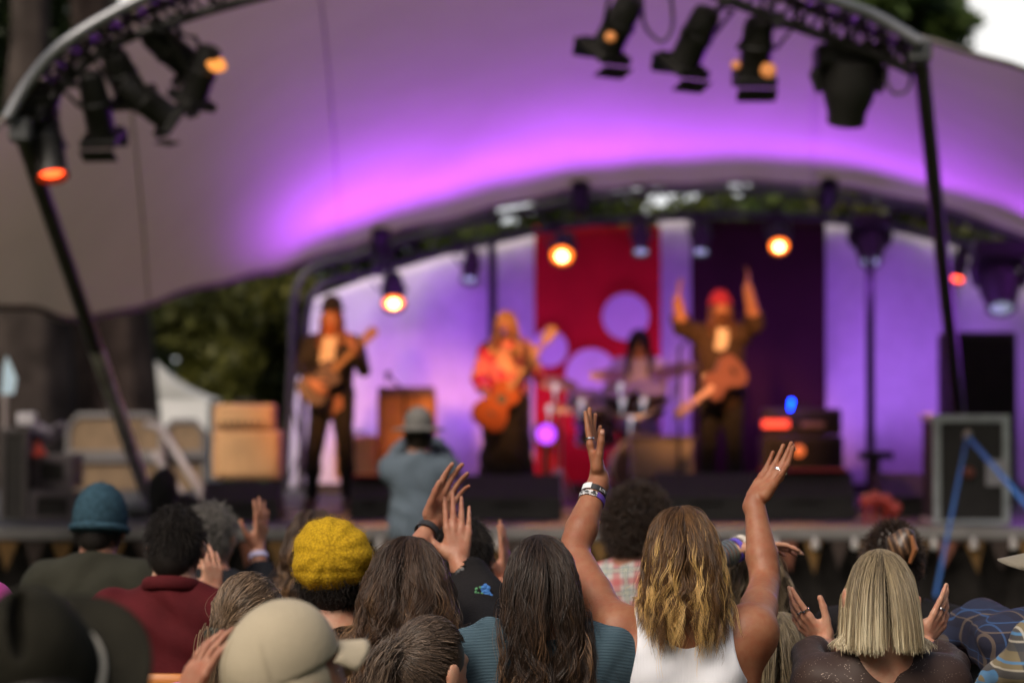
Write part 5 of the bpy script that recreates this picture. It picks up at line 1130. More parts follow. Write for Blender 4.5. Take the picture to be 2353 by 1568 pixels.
# ---------------------------------------------------------------- N: the one with both hands up
NA = .022; po = Pose(1567, 5.8, 0); H = P(1567, 1148, 5.8).z - .004
T = thing('person', 'person with long golden hair and a white tank top, both bare arms raised high', 'person', po.o)
A = {'L': (po.L(1318, 1268, 5.99), po.L(1376, 1098, 6.13)), 'R': (po.L(1757, 1338, 6.05), po.L(1733, 1150, 6.17))}
g = figure(H, False, A, seat=H - .89, sw=.158, raised=.045, headscale=.91, neckadd=NA); H = H - NA; g['H'] = H; g['hz'] = H - .785
for sd, sg in (('L', -1), ('R', 1)):     # bare upper arm: deltoid, triceps, forearm muscle
    s0, e0, w0 = g['sh' + sd], g['el' + sd], g['wr' + sd]
    g['up' + sd] += [cap(s0 * .9 + e0 * .1 + V3(0, -.012, 0), s0 * .55 + e0 * .45 + V3(0, -.012, -.004), .044, .038, .015), cap(s0 * .6 + e0 * .4 + V3(sg * -.002, -.006, -.016), s0 * .25 + e0 * .75 + V3(0, 0, -.008), .032, .027, .012),
                     cap(s0, V3(sg * .115, -.03, H - .43), .038, .050, .05)]
    g['fo' + sd] += [cap(e0 + unit(w0 - e0) * .04 + V3(sg * .010, -.004, 0), e0 + unit(w0 - e0) * .12 + V3(sg * .006, 0, 0), .029, .025, .012), ell(e0 + V3(0, -.014, -.006), (.024, .024, .024), None, .012)]
g['torso'] += [cap((-.10, -.075, H - .34), (-.055, -.09, H - .47), .035, .03, .04), cap((.10, -.075, H - .34), (.055, -.09, H - .47), .035, .03, .04)]
hl, il = hand(A['L'][1], (-.16, .28, .95), (.955, -.28, .12), -1, curl=.10, s=.95, spread=.0, thumb=(.16, .36), fcurl=(.02, .08, .16, .24))
hr, ir = hand(A['R'][1], (.54, .32, .74), (-.56, -.64, .48), 1, s=.96, curl=.12, spread=.0, thumb=(.45, .42), fcurl=(.22, .14, .14, .16))
body(T, g, skinA, .0034, [hl, hr])
tank = mat('tank_white', (.78, .80, .87), .85, var=.03, bump=.25, bscale=320)
nt_ = tank.node_tree; wv = nt_.nodes.new('ShaderNodeTexWave'); wv.inputs['Scale'].default_value = 90; wv.bands_direction = 'X'; tcn = nt_.nodes.new('ShaderNodeTexCoord'); nt_.links.new(tcn.outputs['Object'], wv.inputs['Vector']); bpn = nt_.nodes.new('ShaderNodeBump'); bpn.inputs['Strength'].default_value = .35; bpn.inputs['Distance'].default_value = .002; nt_.links.new(wv.outputs[1], bpn.inputs['Height']); nt_.links.new(bpn.outputs[0], nt_.nodes['Principled BSDF'].inputs['Normal'])
def tank_cut(p):
    e1 = (np.sqrt((p[:, 0] / .073) ** 2 + ((p[:, 2] - (H - .195)) / np.where(p[:, 1] < 0, .122, .16)) ** 2) - 1) * .07
    ax_ = np.abs(p[:, 0]); e2 = (np.sqrt(((ax_ - .207) / .094) ** 2 + ((p[:, 2] - (H - .285)) / .140) ** 2) - 1) * .09
    return np.maximum(-e1, -e2)
tp = surf_obj('tank_top', grow(g['torso'] + g['hips'], .008), .0045, tank, T, [tank_cut, above(H - .92)], folds(.0032, 1.0, 3))
trousers(T, g, jean); shoes(T, g, mat('shoe_dark', (.03, .025, .02), .6))
long_hair(g, h_gold, T, n=7000, L=.305, sidecut=.12, Lv=.12, wave=.009, wf=2.4, rad=.0006, layer=.012, clump=380, hlfrac=.38, hlamp=.95, tip_tint=.22, colliders=grow(g['torso'], .010), flare=.35, squeeze=.135, fuzz=.0035, steps=26, fly=.05, cpow=.58)
silver = mat('silver', (.8, .8, .82), .18, metal=1, var=0)
for inf, k in ((il, 0), (ir, 0), (ir, 1)): c, ax, r = inf[k]; ringband(T, 'ring', c - ax * .004, ax, r + .0008, .004, silver, th=.0016)
def nailat(inf, k):
    if k == 'thumb': q, f = inf['thumb']; nn = unit(np.cross(f, (1, 0, 0)) * 1); nn = nn if nn[1] < 0 else -nn
    else: q, f, nn = inf[('tip', k)]
    b_ = MB(); b_.lathe([(.0052, -.001), (.0052, .0006), (.0035, .0014)], 12, Vector(q - f * .003 + nn * .0082 * (1 if k != 'thumb' else 1.0)), Vector(nn)); b_.build('fingernail', nailm, T, True)
nailat(il, 'thumb')
for k in (0, 1): nailat(ir, k)
ax = unit(A['L'][1] - A['L'][0]); c0 = A['L'][1] - ax * .050; blkb = mat('band_black', (.02, .02, .022), .5); patt, n_, b_s = newmat('band_pattern')
tcn = n_.nodes.new('ShaderNodeTexCoord'); nzz = n_.nodes.new('ShaderNodeTexNoise'); nzz.inputs['Scale'].default_value = 190; n_.links.new(tcn.outputs['Object'], nzz.inputs[0]); crr = n_.nodes.new('ShaderNodeValToRGB'); crr.color_ramp.interpolation = 'CONSTANT'; crr.color_ramp.elements[0].color = (.02, .02, .02, 1); crr.color_ramp.elements[1].position = .52; crr.color_ramp.elements[1].color = (.6, .6, .62, 1); n_.links.new(nzz.outputs[0], crr.inputs[0]); n_.links.new(crr.outputs[0], b_s.inputs['Base Color'])
ref = (0, -1, 0)
ringband(T, 'upper_wristband', c0, ax, .0305, .016, blkb, 0, 360, ref=ref); ringband(T, 'wristband_tag', c0 + ax * .001, ax, .0328, .017, mat('band_white', (.75, .77, .8), .5, var=0), 285, 335, ref=ref); ringband(T, 'wristband_print', c0 - ax * .001, ax, .0328, .010, patt, 15, 55, ref=ref)
c1 = c0 - ax * .021; ringband(T, 'lower_wristband', c1, ax, .0325, .015, patt, 225, 372, ref=ref); ringband(T, 'purple_wristband', c1, ax, .0325, .015, mat('band_purple', (.12, .05, .38), .6, var=.1), 12, 225, ref=ref)
chair(po, 'the person in the white tank top')
# ---------------------------------------------------------------- P: blond bob
spk, n_, b_s = newmat('sheer_sparkle'); b_s.inputs['Base Color'].default_value = (.030, .021, .018, 1); b_s.inputs['Roughness'].default_value = .55; b_s.inputs['Specular IOR Level'].default_value = .2
tcn = n_.nodes.new('ShaderNodeTexCoord'); vo = n_.nodes.new('ShaderNodeTexVoronoi'); vo.inputs['Scale'].default_value = 230; n_.links.new(tcn.outputs['Object'], vo.inputs['Vector']); nz2 = n_.nodes.new('ShaderNodeTexNoise'); nz2.inputs['Scale'].default_value = 60; n_.links.new(tcn.outputs['Object'], nz2.inputs[0])
lt = math_node(n_, 'MULTIPLY', math_node(n_, 'LESS_THAN', vo.outputs['Distance'], .17), math_node(n_, 'GREATER_THAN', nz2.outputs[0], .52)); n_.links.new(mixc(n_, lt, (.045, .028, .024), (.55, .45, .38)), b_s.inputs['Base Color']); n_.links.new(lt, b_s.inputs['Metallic'])
zc = P(2020, 1474, 5.85).z
T, g, po, inf = sitter('the person with the blond bob', 'person with a straight platinum blond bob and a sheer dark glittery top', 2020, 1240, 5.85, 0, True, skinB,
    ('long', h_plat, dict(n=6500, L=.46, Lv=.03, wave=.0025, wf=1.2, rad=.00058, layer=.013, clump=520, zcut=zc, hlamp=.8, hlfrac=.55, flare=1.6, squeeze=.104, fuzz=.0028, cpow=.55, tip_tint=.42, fly=.04)),
    (spk, dict(h=.006, t=.006, neck=.232, amp=.002, tilt=.0)), arms={'L': ((1855, 1505, 6.0), (1900, 1478, 6.12)), 'R': ((2190, 1530, 6.0), (2118, 1478, 6.16))},
    hands={'L': ((-.68, .1, .68), (.55, .55, .35), dict(s=.92, curl=.22, spread=.12, thumb=(.5, .4), fcurl=(.1, .3, .5, .6))), 'R': ((.56, .1, .80), (-.4, .7, .3), dict(s=.9, curl=.2, spread=.08, thumb=(.9, .2), fcurl=(.1, .3, .5, .6)))}, h=.0045, sw=.147, headscale=.89)
for sd in 'LR': c, ax, r = inf[sd][1]; ringband(T, 'ring', c, ax, r + .0008, .004, silver, th=.0016); c, ax, r = inf[sd][0]; ringband(T, 'ring', c, ax, r + .0008, .004, silver, th=.0016) if sd == 'L' else None
# ---------------------------------------------------------------- L: long dark waves, blue knit
knit, n_, b_s = newmat('knit_blue'); b_s.inputs['Roughness'].default_value = .9; b_s.inputs['Specular IOR Level'].default_value = .1; tcn = n_.nodes.new('ShaderNodeTexCoord'); wv = n_.nodes.new('ShaderNodeTexWave'); wv.bands_direction = 'Z'; wv.inputs['Scale'].default_value = 95; wv.inputs['Distortion'].default_value = .8; n_.links.new(tcn.outputs['Object'], wv.inputs['Vector'])
n_.links.new(mixc(n_, wv.outputs[1], (.055, .095, .125), (.095, .155, .195)), b_s.inputs['Base Color']); bpn = n_.nodes.new('ShaderNodeBump'); bpn.inputs['Strength'].default_value = .8; bpn.inputs['Distance'].default_value = .004; n_.links.new(wv.outputs[1], bpn.inputs['Height']); n_.links.new(bpn.outputs[0], b_s.inputs['Normal'])
T, g, po, inf = sitter('the person with the longest dark hair', 'person with very long dark wavy hair over a loose ribbed blue knit top', 1248, 1212, 5.75, 4, True, skinC,
    ('long', h_dark, dict(n=5000, L=.62, Lv=.10, wave=.019, wf=4.0, rad=.00068, layer=.013, clump=230, hlfrac=.4, hlamp=.8, tip_tint=.15, flare=.2, squeeze=.125, steps=34, fuzz=.005, cpow=.66, fly=.03)),
    (knit, dict(h=.006, t=.015, neck=.20, amp=.007, seed=4, tilt=-.1, extra=[ell((-.115, -.03, P(1248, 1212, 5.75).z - .38), (.066, .09, .16), None, .06), ell((.115, -.03, P(1248, 1212, 5.75).z - .40), (.055, .08, .15), None, .06)])), h=.007, sw=.165, raised=.035, headrot=(-2, -3, 6))
# ---------------------------------------------------------------- I: wavy brown, black top, clapping overhead
cvb = mat('black_knit', (.012, .011, .012), .9, var=.2, bump=.2, bscale=120, spec=.15)
T, g, po, inf = sitter('the person with tumbling brown waves', 'person with tumbling wavy brown hair in a black top, hands clapping overhead', 930, 1216, 6.15, 0, True, skinC,
    ('long', h_brown, dict(n=6500, L=.54, Lv=.12, wave=.024, wf=3.6, rad=.00068, layer=.016, clump=220, hlfrac=.5, hlamp=.8, flare=1.0, squeeze=.21, steps=32, fuzz=.006, cpow=.66, fly=.04)),
    (cvb, dict(h=.007, t=.016, neck=.262, amp=.004, sleeves='none')), arms={'R': ((1108, 1400, 6.45), (1052, 1288, 6.55)), 'L': ((905, 1330, 6.45), (992, 1205, 6.62))},
    hands={'R': ((-.02, .25, .97), (-.10, 1, -.1), dict(curl=.08, spread=.03, thumb=(1.0, .15))), 'L': ((.42, .15, .88), (.35, -.85, -.2), dict(curl=.2, spread=.05, thumb=(.3, .4), fcurl=(.25, .3, .35, .4)))}, h=.005, sw=.17, headrot=(2, 3, -8))
sl = [cap(g['shR'], g['elR'], .075, .075, .05), cap(g['elR'] + V3(0, 0, -.02), g['elR'] * .35 + g['wrR'] * .65, .085, .062, .05)]; q_ = g['elR'] * .30 + g['wrR'] * .70; au = unit(g['wrR'] - g['elR'])
surf_obj('wide_sleeve', sl, .006, cvb, T, [minus(cap(q_, q_ + au * .3, .055, .12))], folds(.004, 1.3, 5)); surf_obj('left_sleeve', grow(g['upL'] + g['foL'][:1], .014), .008, cvb, T, (), folds(.004, 1, 2))
cuff = MB(); 
ringband(T, 'cuff_edge', q_ - au * .012, au, .046, .010, blkb, th=.010)
fblue = mat('thread_blue', (.06, .22, .62), .8); fgreen = mat('thread_green', (.10, .30, .14), .8); forg = mat('thread_orange', (.6, .18, .04), .8)
em = {id(m_): MB() for m_ in (fblue, fgreen, forg)}
for (x, y, r, m_) in ((1115, 1352, .013, fblue), (1121, 1368, .012, fblue), (1112, 1376, .011, fblue), (1103, 1362, .010, fgreen), (1100, 1370, .009, fgreen), (1108, 1384, .009, fgreen), (1117, 1386, .009, fgreen), (1095, 1356, .008, fgreen), (1122, 1394, .009, forg), (1114, 1399, .008, forg), (1126, 1382, .007, fgreen), (1106, 1350, .007, fgreen)):
    q = po.L(x, y, 6.372)
    b0 = em[id(m_)]
    for k in range(5 if m_ is fblue else 2):
        a_ = k * 2.513 + x; b0.lathe([(r * .55, -.004), (r * .5, .003), (r * .2, .005)], 10, Vector(q) + Vector((math.cos(a_), 0, math.sin(a_))) * r * .55, (0, -1, 0))
for m_ in (fblue, fgreen, forg): em[id(m_)].build('embroidery', m_, T, True)
au = unit(g['wrL'] - g['elL']); ringband(T, 'watch', g['wrL'] - au * .03, au, .030, .018, blkb, th=.005)
# ---------------------------------------------------------------- K: nearest, tied back hair
T, g, po, inf = sitter('the person with tied back taupe hair', 'person with taupe hair loosely tied back, pale neck and white collar, low in front', 975, 1400, 5.55, -46, True, skinB,
    ('pony', h_taupe, dict(tie=(-.006, -.112, -.085), n=2600, tail=900, L=.22, taildir=(-.25, -.95, -.45), rad=.0010, layer=.007, wave=.007, tw=.03, fly=.03)),
    (mat('white_cotton', (.62, .62, .66), .85, var=.05), dict(h=.008, t=.012, neck=.262, amp=.003)), h=.0055, headrot=(6, 0, 0))
# ---------------------------------------------------------------- C: ponytail, pink plaid
pinkpl = plaid('plaid_pink', (.50, .48, .56), [(0, .05, 0, .32, (.45, .10, .25), .6), (2, .05, .1, .32, (.45, .10, .25), .6), (0, .05, .5, .08, (.03, .03, .12), .9), (2, .05, .6, .08, (.03, .03, .12), .9)])
T, g, po, inf = sitter('the person with the low ponytail', 'person with dull blond brown ponytail held by a dark green tie, pink checked sleeve', 572, 1306, 5.6, -6, True, skinB,
    ('pony', h_pony, dict(tie=(-.050, -.098, -.128), n=2100, tail=620, L=.22, taildir=(-.42, -.35, -.95), rad=.0010, layer=.010, wave=.003, tw=.032, fly=.04)),
    (pinkpl, dict(h=.008, t=.014, neck=.262, amp=.004)), h=.0055, sw=.16)
tb, tf = surface([ell(g['hp'](-.054, -.108, -.133), (.026, .019, .019), None, .01)], .004, noise=folds(.002, 4)); npmesh('hair_tie', tb, tf, mat('tie_green', (.045, .05, .04), .9), T)
# ---------------------------------------------------------------- D: red shirt
redm = mat('shirt_red', (.075, .008, .011), .85, var=.15, vscale=14, bump=.2, bscale=90, spec=.15)
T, g, po, inf = sitter('the person in the dark red shirt', 'person with short black tousled hair in a dark red collared shirt', 404, 1150, 7.2, -8, False, skinB,
    ('short', h_black, dict(n=4200, L=.026, curl=.002, rad=.0010, fuzz=.55)), (redm, dict(h=.007, t=.018, neck=.232, amp=.006, seed=6)), arms={'R': ((530, 1450, 7.4), (492, 1368, 7.55))},
    hands={'R': ((-.1, .1, .98), (-.6, .7, 0), dict(curl=.35, spread=.04, thumb=(.8, .2)))}, h=.007, bulk=1.08, sw=.185)
cb = MB(); pts = [(math.cos(a) * .082, -.035 + math.sin(a) * .078, g['H'] - .242 + .02 * math.sin(a) * -1 - .0) for a in np.linspace(math.pi * .9, math.pi * 2.1, 24)]; cb.tube(pts, .009, 8, flat=2.2); cb.build('collar', redm, T, True)
# ---------------------------------------------------------------- E: blue beanie, olive jacket
def beanie(T, g, m, name='beanie', s=1.0, low=-.15):
    hp = g['hp']; Rm = g['R']; cut = lambda p: ((hp(0, 0, low) - p) @ Rm)[:, 2] + .25 * ((p - hp(0, 0, low)) @ Rm)[:, 1] * 0
    bb = surf_obj(name, [ell(hp(0, -.008, -.095), (.094 * s, .112 * s, .118 * s), Rm, .02), ell(hp(0, -.014, -.055), (.075 * s, .09 * s, .088 * s), Rm, .03)], .006, m, T, [cut], lambda p: .0012 * np.sin(p[:, 2] * 420) + .0014 * np.sin(np.arctan2(p[:, 1], p[:, 0]) * 60))
    b_ = MB(); pts = [hp(math.cos(a) * .094 * s, -.008 + math.sin(a) * .110 * s, low + .022) for a in np.linspace(0, 2 * math.pi, 41)]; b_.tube(pts, .014, 8, False); b_.build('turned_up_rim', m, T, True); fuzz(T, bb, m, 5000, .004, .0005)
blueb = mat('beanie_blue', (.036, .078, .11), .95, var=.3, vscale=60, bump=.5, bscale=200, spec=.1); olive = mat('jacket_olive', (.030, .030, .022), .9, var=.15, bump=.3, bscale=40, spec=.15)
T, g, po, inf = sitter('the person in the blue beanie', 'person in a blue knitted beanie and a padded olive jacket', 228, 1124, 8.6, -10, False, skinC, ('short', h_black, dict(n=700, L=.03, keep='low')), (olive, dict(h=.009, t=.030, neck=.215, amp=.0045, scale=.8, seed=8)), h=.009, bulk=1.08, headrot=(10, 0, 0))
beanie(T, g, blueb)
q_ = MB(); [q_.tube([(-.19 * math.cos(a) , -.115 - .02 * math.sin(a) * 0 + .1 * (1 - math.sin(a)), g['H'] - .31 - k * .05 - .02 * (1 - math.sin(a))) for a in np.linspace(0.15, math.pi - .15, 20)], .006, 6) for k in range(0)]
# ---------------------------------------------------------------- F: grey hair, raised hand
T, g, po, inf = sitter('the grey haired person', 'person with short curly grey hair in dark clothes raising one hand with a wristband', 487, 1146, 8.6, -20, False, skinC, ('short', h_grey, dict(n=1600, L=.035, curl=.005, rad=.0018, fuzz=.8)),
    (mat('navy_black', (.014, .015, .019), .9, spec=.15), dict(h=.009, t=.018, neck=.24)), arms={'R': ((604, 1370, 8.7), (592, 1262, 8.8))}, hands={'R': ((.12, .1, .98), (-.75, .5, 0), dict(curl=.12, spread=.1, thumb=(.9, .2)))}, h=.008, bulk=1.0)
au = unit(g['wrR'] - g['elR']); ringband(T, 'wristband', g['wrR'] - au * .03, au, .031, .02, mat('band_lilac', (.45, .42, .62), .6), th=.004)
# ---------------------------------------------------------------- G: frizzy brown hair behind the beret
sitter('the frizzy haired person', 'person with loose frizzy brown hair half hidden behind the yellow beret', 722, 1158, 7.9, 0, True, skinC, ('long', h_brown, dict(n=1500, L=.30, wave=.012, wf=3, rad=.0016, layer=.018, flare=.6, hlfrac=.5, fly=.1)), (mat('navy_black', (.014, .015, .019), .9, spec=.15), dict(h=.010, t=.014)), h=.009)
# ---------------------------------------------------------------- H: yellow beret
T, g, po, inf = sitter('the person in the yellow beret', 'person in a knitted mustard yellow beret with bare nape and black top', 765, 1196, 6.25, 0, True, skinB, ('short', h_black, dict(n=1500, L=.045, curl=.006, rad=.0012, fuzz=.5, keep='low')),
    (mat('black_cotton', (.014, .013, .014), .9, var=.2, spec=.15), dict(h=.007, t=.008, neck=.318, amp=.002, tilt=.3)), h=.006, sw=.16)
yel, n_, b_s = newmat('beret_yellow'); tcn = n_.nodes.new('ShaderNodeTexCoord'); vo = n_.nodes.new('ShaderNodeTexVoronoi'); vo.inputs['Scale'].default_value = 150; n_.links.new(tcn.outputs['Object'], vo.inputs['Vector']); nz2 = n_.nodes.new('ShaderNodeTexNoise'); nz2.inputs['Scale'].default_value = 25; n_.links.new(tcn.outputs['Object'], nz2.inputs[0])
n_.links.new(mixc(n_, vo.outputs['Distance'], (.60, .38, .018), (.30, .18, .012)), b_s.inputs['Base Color']); b_s.inputs['Roughness'].default_value = .95; b_s.inputs['Specular IOR Level'].default_value = .1; bpn = n_.nodes.new('ShaderNodeBump'); bpn.inputs['Strength'].default_value = .5; bpn.inputs['Distance'].default_value = .002; n_.links.new(vo.outputs['Distance'], bpn.inputs['Height']); n_.links.new(bpn.outputs[0], b_s.inputs['Normal'])
hp = g['hp']
def bn(p):
    q = p - hp(0, -.045, -.07); a = np.arctan2(q[:, 0], -q[:, 1] + .02); z = q[:, 2]; rr = np.sqrt(q[:, 0] ** 2 + (z - .01) ** 2); aa = np.arctan2(z - .01, q[:, 0])
    return .0022 * np.sin(aa * 10 + .8 * np.sin(rr * 30)) * np.clip(rr / .06, 0, 1) + .003 * np.exp(-((z + .045) / .008) ** 2)
be_ = surf_obj('beret', [ell(hp(0, -.035, -.072), (.094, .100, .080), None, .03), ell(hp(-.015, -.06, -.115), (.078, .07, .055), None, .04), ell(hp(.045, -.05, -.085), (.058, .07, .066), None, .03), ell(hp(-.01, -.015, -.05), (.078, .09, .066), None, .03)], .0045, yel, T, (), bn); fuzz(T, be_, mat('wool_yellow', (.55, .34, .02), .95, var=0), 7000, .0028, .0003)
# ---------------------------------------------------------------- J: short black hair, pale blue shirt
sitter('the person in the pale blue shirt', 'person with cropped black hair and a pale blue shirt clapping between two long haired heads', 1062, 1172, 7.1, -6, False, skinC, ('short', h_black, dict(n=2000, L=.03, curl=.001, rad=.0016, fuzz=.3)),
    (mat('shirt_paleblue', (.22, .33, .58), .8, var=.08), dict(h=.009, t=.014, neck=.24)), arms={'R': ((1180, 1420, 7.3), (1158, 1335, 7.5)), 'L': ((985, 1420, 7.3), (1020, 1330, 7.5))},
    hands={'R': ((.02, .1, 1), (-.9, .3, 0), dict(curl=.12, spread=.05, thumb=(.9, .2))), 'L': ((.0, .1, 1), (.9, .2, 0), dict(curl=.3, thumb=(.6, .3)))}, h=.008)
# ---------------------------------------------------------------- M: curly black hair, plaid
mpl = plaid('plaid_red_teal', (.42, .40, .38), [(0, .075, 0, .34, (.42, .08, .09), .62), (2, .075, .05, .30, (.42, .08, .09), .62), (0, .075, .5, .22, (.06, .14, .17), .6), (2, .075, .5, .22, (.06, .14, .17), .6), (0, .075, .42, .05, (.65, .6, .45), .8), (2, .075, .42, .05, (.65, .6, .45), .8)])
T, g, po, inf = sitter('the person with the dark curls', 'person with a mop of dark curly hair in a red, white and teal checked shirt', 1455, 1104, 8.2, -14, False, skinC, ('short', h_dark, dict(n=4200, L=.034, curl=.009, rad=.0015, puff=.026, fuzz=1.1, steps=12, grayvar=.3)), (mpl, dict(h=.007, t=.016, neck=.225, amp=.004, seed=1)), h=.008, hairtop=.035, sw=.19, headrot=(0, 4, -18))
# ---------------------------------------------------------------- O: bangled wrist, and the long pale blond in front of the stage
T, g, po, inf = sitter('the person shading their eyes', 'person with fair hair shading their face with a tattooed forearm stacked with bangles', 1712, 1232, 7.0, -55, True, skinB, ('long', h_ash, dict(n=1300, L=.22, wave=.006, rad=.0016, layer=.02, hlfrac=.8)), (mat('grey_tee', (.14, .14, .16), .9), dict(h=.010, t=.012)), arms={'L': ((1600, 1300, 6.75), (1692, 1262, 6.85))},
    hands={'L': ((.98, .1, .1), (.1, -.3, -1), dict(curl=.3))}, h=.008)
au = unit(g['wrL'] - g['elL'])
for k in range(4): ringband(T, 'bangle', g['wrL'] - au * (.03 + .014 * k), au, .034, .007, mat('bangle_grey', (.28, .33, .33), .3, metal=.7), th=.004)
ringband(T, 'wristband', g['wrL'] - au * .006, au, .031, .014, mat('band_violet', (.12, .08, .5), .6), th=.004); ringband(T, 'cloth_band', g['wrL'] + au * .018, au, .033, .018, mat('band_cream', (.6, .55, .48), .8), th=.004)
sitter('the person with pale hair behind the raised arm', 'person with long pale straw blond hair low behind the tanned raised arm', 1790, 1392, 6.35, -8, True, skinB, ('long', h_plat, dict(n=1500, L=.5, wave=.007, wf=2, rad=.0015, layer=.018, flare=.6, hlfrac=.7, steps=26)), (mat('mottled_top', (.10, .07, .06), .9, var=.6, vscale=60), dict(h=.009, t=.014)), h=.008)
# ---------------------------------------------------------------- Q: dark hair pinned up
T, g, po, inf = sitter('the person with pinned up hair', 'person with dark hair pinned up by a claw clip behind the blond bob', 2050, 1192, 7.1, -10, True, skinC, ('short', h_dark, dict(n=2600, L=.024, curl=.003, rad=.0012, puff=.004, fuzz=.5)), (cvb, dict(h=.009, t=.03, neck=.24, amp=.008)), h=.008)
bn_, bf = surface([ell(g['hp'](.03, -.10, -.06), (.045, .035, .05), None, .02), ell(g['hp'](.0, -.11, -.10), (.035, .03, .04), None, .02)], .006, noise=folds(.006, 2.5)); npmesh('pinned_bun', bn_, bf, h_brown, T, tint=np.clip(.5 + .5 * np.sin(bn_[:, 0] * 300 + bn_[:, 2] * 120), 0, 1)); ck = MB(); ck.tube([g['hp'](.055, -.135, -.03), g['hp'](.065, -.145, -.07), g['hp'](.05, -.14, -.11)], [.006, .010, .005], 8); ck.build('claw_clip', mat('clip_brown', (.25, .10, .04), .3), T, True)
for sx, lb in ((-.17, 'left'), (.17, 'right')): pass
# ---------------------------------------------------------------- R, S: plaid shirts at the right edge
bpl = plaid('plaid_navy', (.022, .027, .055), [(0, .085, 0, .3, (.02, .02, .035), .7), (2, .085, .1, .3, (.02, .02, .035), .7), (0, .085, .5, .05, (.04, .09, .22), .7), (2, .085, .55, .03, (.04, .09, .22), .7), (0, .085, .75, .06, (.16, .12, .09), .6), (2, .085, .8, .04, (.16, .12, .09), .6)])
ypl = plaid('plaid_ochre', (.20, .165, .10), [(0, .06, 0, .3, (.05, .055, .07), .8), (2, .06, .1, .3, (.05, .055, .07), .8), (0, .06, .5, .1, (.08, .22, .42), .85), (2, .06, .55, .1, (.08, .22, .42), .85), (0, .06, .75, .07, (.45, .42, .35), .8), (2, .06, .8, .07, (.45, .42, .35), .8)])
T, g, po, inf = sitter('the capped person in navy plaid', 'person in a navy checked flannel shirt and dull khaki peaked cap at the right edge', 2468, 1178, 6.2, 20, False, skinC, ('short', h_black, dict(n=800, L=.03, keep='low')), (bpl, dict(h=.007, t=.032, neck=.235, amp=.006, seed=9)), arms={'L': ((2258, 1440, 6.42), (2158, 1482, 6.66))}, hands={'L': ((-.55, .75, .35), (.4, .2, -.9), dict(curl=.3))}, h=.009, bulk=1.1)
capm = mat('cap_khaki', (.20, .18, .14), .85, var=.08, bump=.2, bscale=120)
def peaked_cap(T, g, m, bill=1.0, s=1.0, ang=0):
    hp = g['hp']; Rm = g['R']; cut = lambda p: ((hp(0, 0, -.095) - p) @ Rm)[:, 2]
    surf_obj('cap_crown', [ell(hp(0, -.004, -.085), (.090 * s, .108 * s, .100 * s), Rm, .02), ell(hp(0, .02, -.05), (.07 * s, .075 * s, .07 * s), Rm, .04)], .005, m, T, [cut], folds(.0015, 1, 3))
    V = []; Fq = []; ca, sa = math.cos(R(ang)), math.sin(R(ang))
    for i in range(13):
        a = -1.05 + 2.1 * i / 12
        for j in range(6):
            t = j / 5; x = math.sin(a) * (.082 + .0 * t) * s; y = .02 + math.cos(a) * .085 * s + t * .085 * math.cos(a * .9) * bill; z = -.094 - .022 * t - .028 * (math.sin(a) ** 2) * (.4 + .6 * t); V.append(hp(x * ca - y * sa, x * sa + y * ca, z))
    for i in range(12):
        for j in range(5): a = i * 6 + j; Fq.append((a, a + 1, a + 7, a + 6))
    o = npmesh('cap_peak', V, Fq, m, T); md = o.modifiers.new('t', 'SOLIDIFY'); md.thickness = .004
    sm_ = MB()
    for k in range(6):
        a_ = k * math.pi / 3 + .5; sm_.tube([hp(math.cos(a_) * .0905 * s * math.cos(e_), -.004 + math.sin(a_) * .1085 * s * math.cos(e_), -.085 + .1005 * s * math.sin(e_)) for e_ in np.linspace(0, 1.5, 14)], .0016, 5, False)
    sm_.build('panel_seam', m, T, True)
    b_ = MB(); b_.lathe([(.008, 0), (.006, .005), (.001, .007)], 10, hp(0, 0, .018), (0, 0, 1)); b_.build('cap_button', m, T, True)
peaked_cap(T, g, capm, 1.1, ang=48)
sitter('the person in ochre plaid', 'person in an ochre, blue and black checked shirt at the lower right corner', 2570, 1150, 5.35, 8, False, skinC, ('short', h_dark, dict(n=800, L=.04)), (ypl, dict(h=.007, t=.02, neck=.235, amp=.006, seed=2)), h=.009, arms={'L': ((2318, 1570, 5.45), (2270, 1640, 5.65))})
# ---------------------------------------------------------------- A: wide hat, B: cap and hand, U: pink at the left edge
feltm = mat('felt_olive', (.016, .015, .011), .95, var=.2, vscale=20, bump=.2, bscale=80, spec=.1)
T, g, po, inf = sitter('the person in the wide felt hat', 'person in a dark olive wide brimmed hat with a pale band, nearest at lower left', 95, 1440, 3.35, 0, True, skinB, ('short', h_black, dict(n=900, L=.05, keep='low')), (mat('cardigan_dark', (.02, .02, .016), .9), dict(h=.010, t=.02)), h=.010)
po_h = po.L(106, 1572, 3.40); nh = unit((-.12, -.62, .62)); Rh = Matrix((Vector(np.cross((0, 1, 0), nh)).normalized(), Vector(np.cross(nh, np.cross((0, 1, 0), nh))).normalized(), Vector(nh))).transposed()
Rn = np.array(Rh); surf_obj('hat_crown', [ell(po_h + nh * .035, (.084, .100, .105), Rn, .02), ell(po_h + nh * .10 + Rn @ V3(0, .01, 0), (.058, .075, .05), Rn, .03)], .006, feltm, T, [lambda p: -((p - po_h) @ nh), minus(ell(po_h + nh * .135, (.014, .06, .03), Rn))])
V = []; Fq = []
for i in range(48):
    a = i * 2 * math.pi / 48
    for j in range(7):
        t = j / 6; rr = .080 + t * .074; V.append(po_h + Rn @ V3(math.cos(a) * rr, math.sin(a) * rr * 1.1, .012 * t * t * math.cos(2 * a) + .004 * t))
for i in range(48):
    for j in range(6): a, b_ = i * 7 + j, ((i + 1) % 48) * 7 + j; Fq.append((a, a + 1, b_ + 1, b_))
o = npmesh('hat_brim', V, Fq, feltm, T); md = o.modifiers.new('t', 'SOLIDIFY'); md.thickness = .004
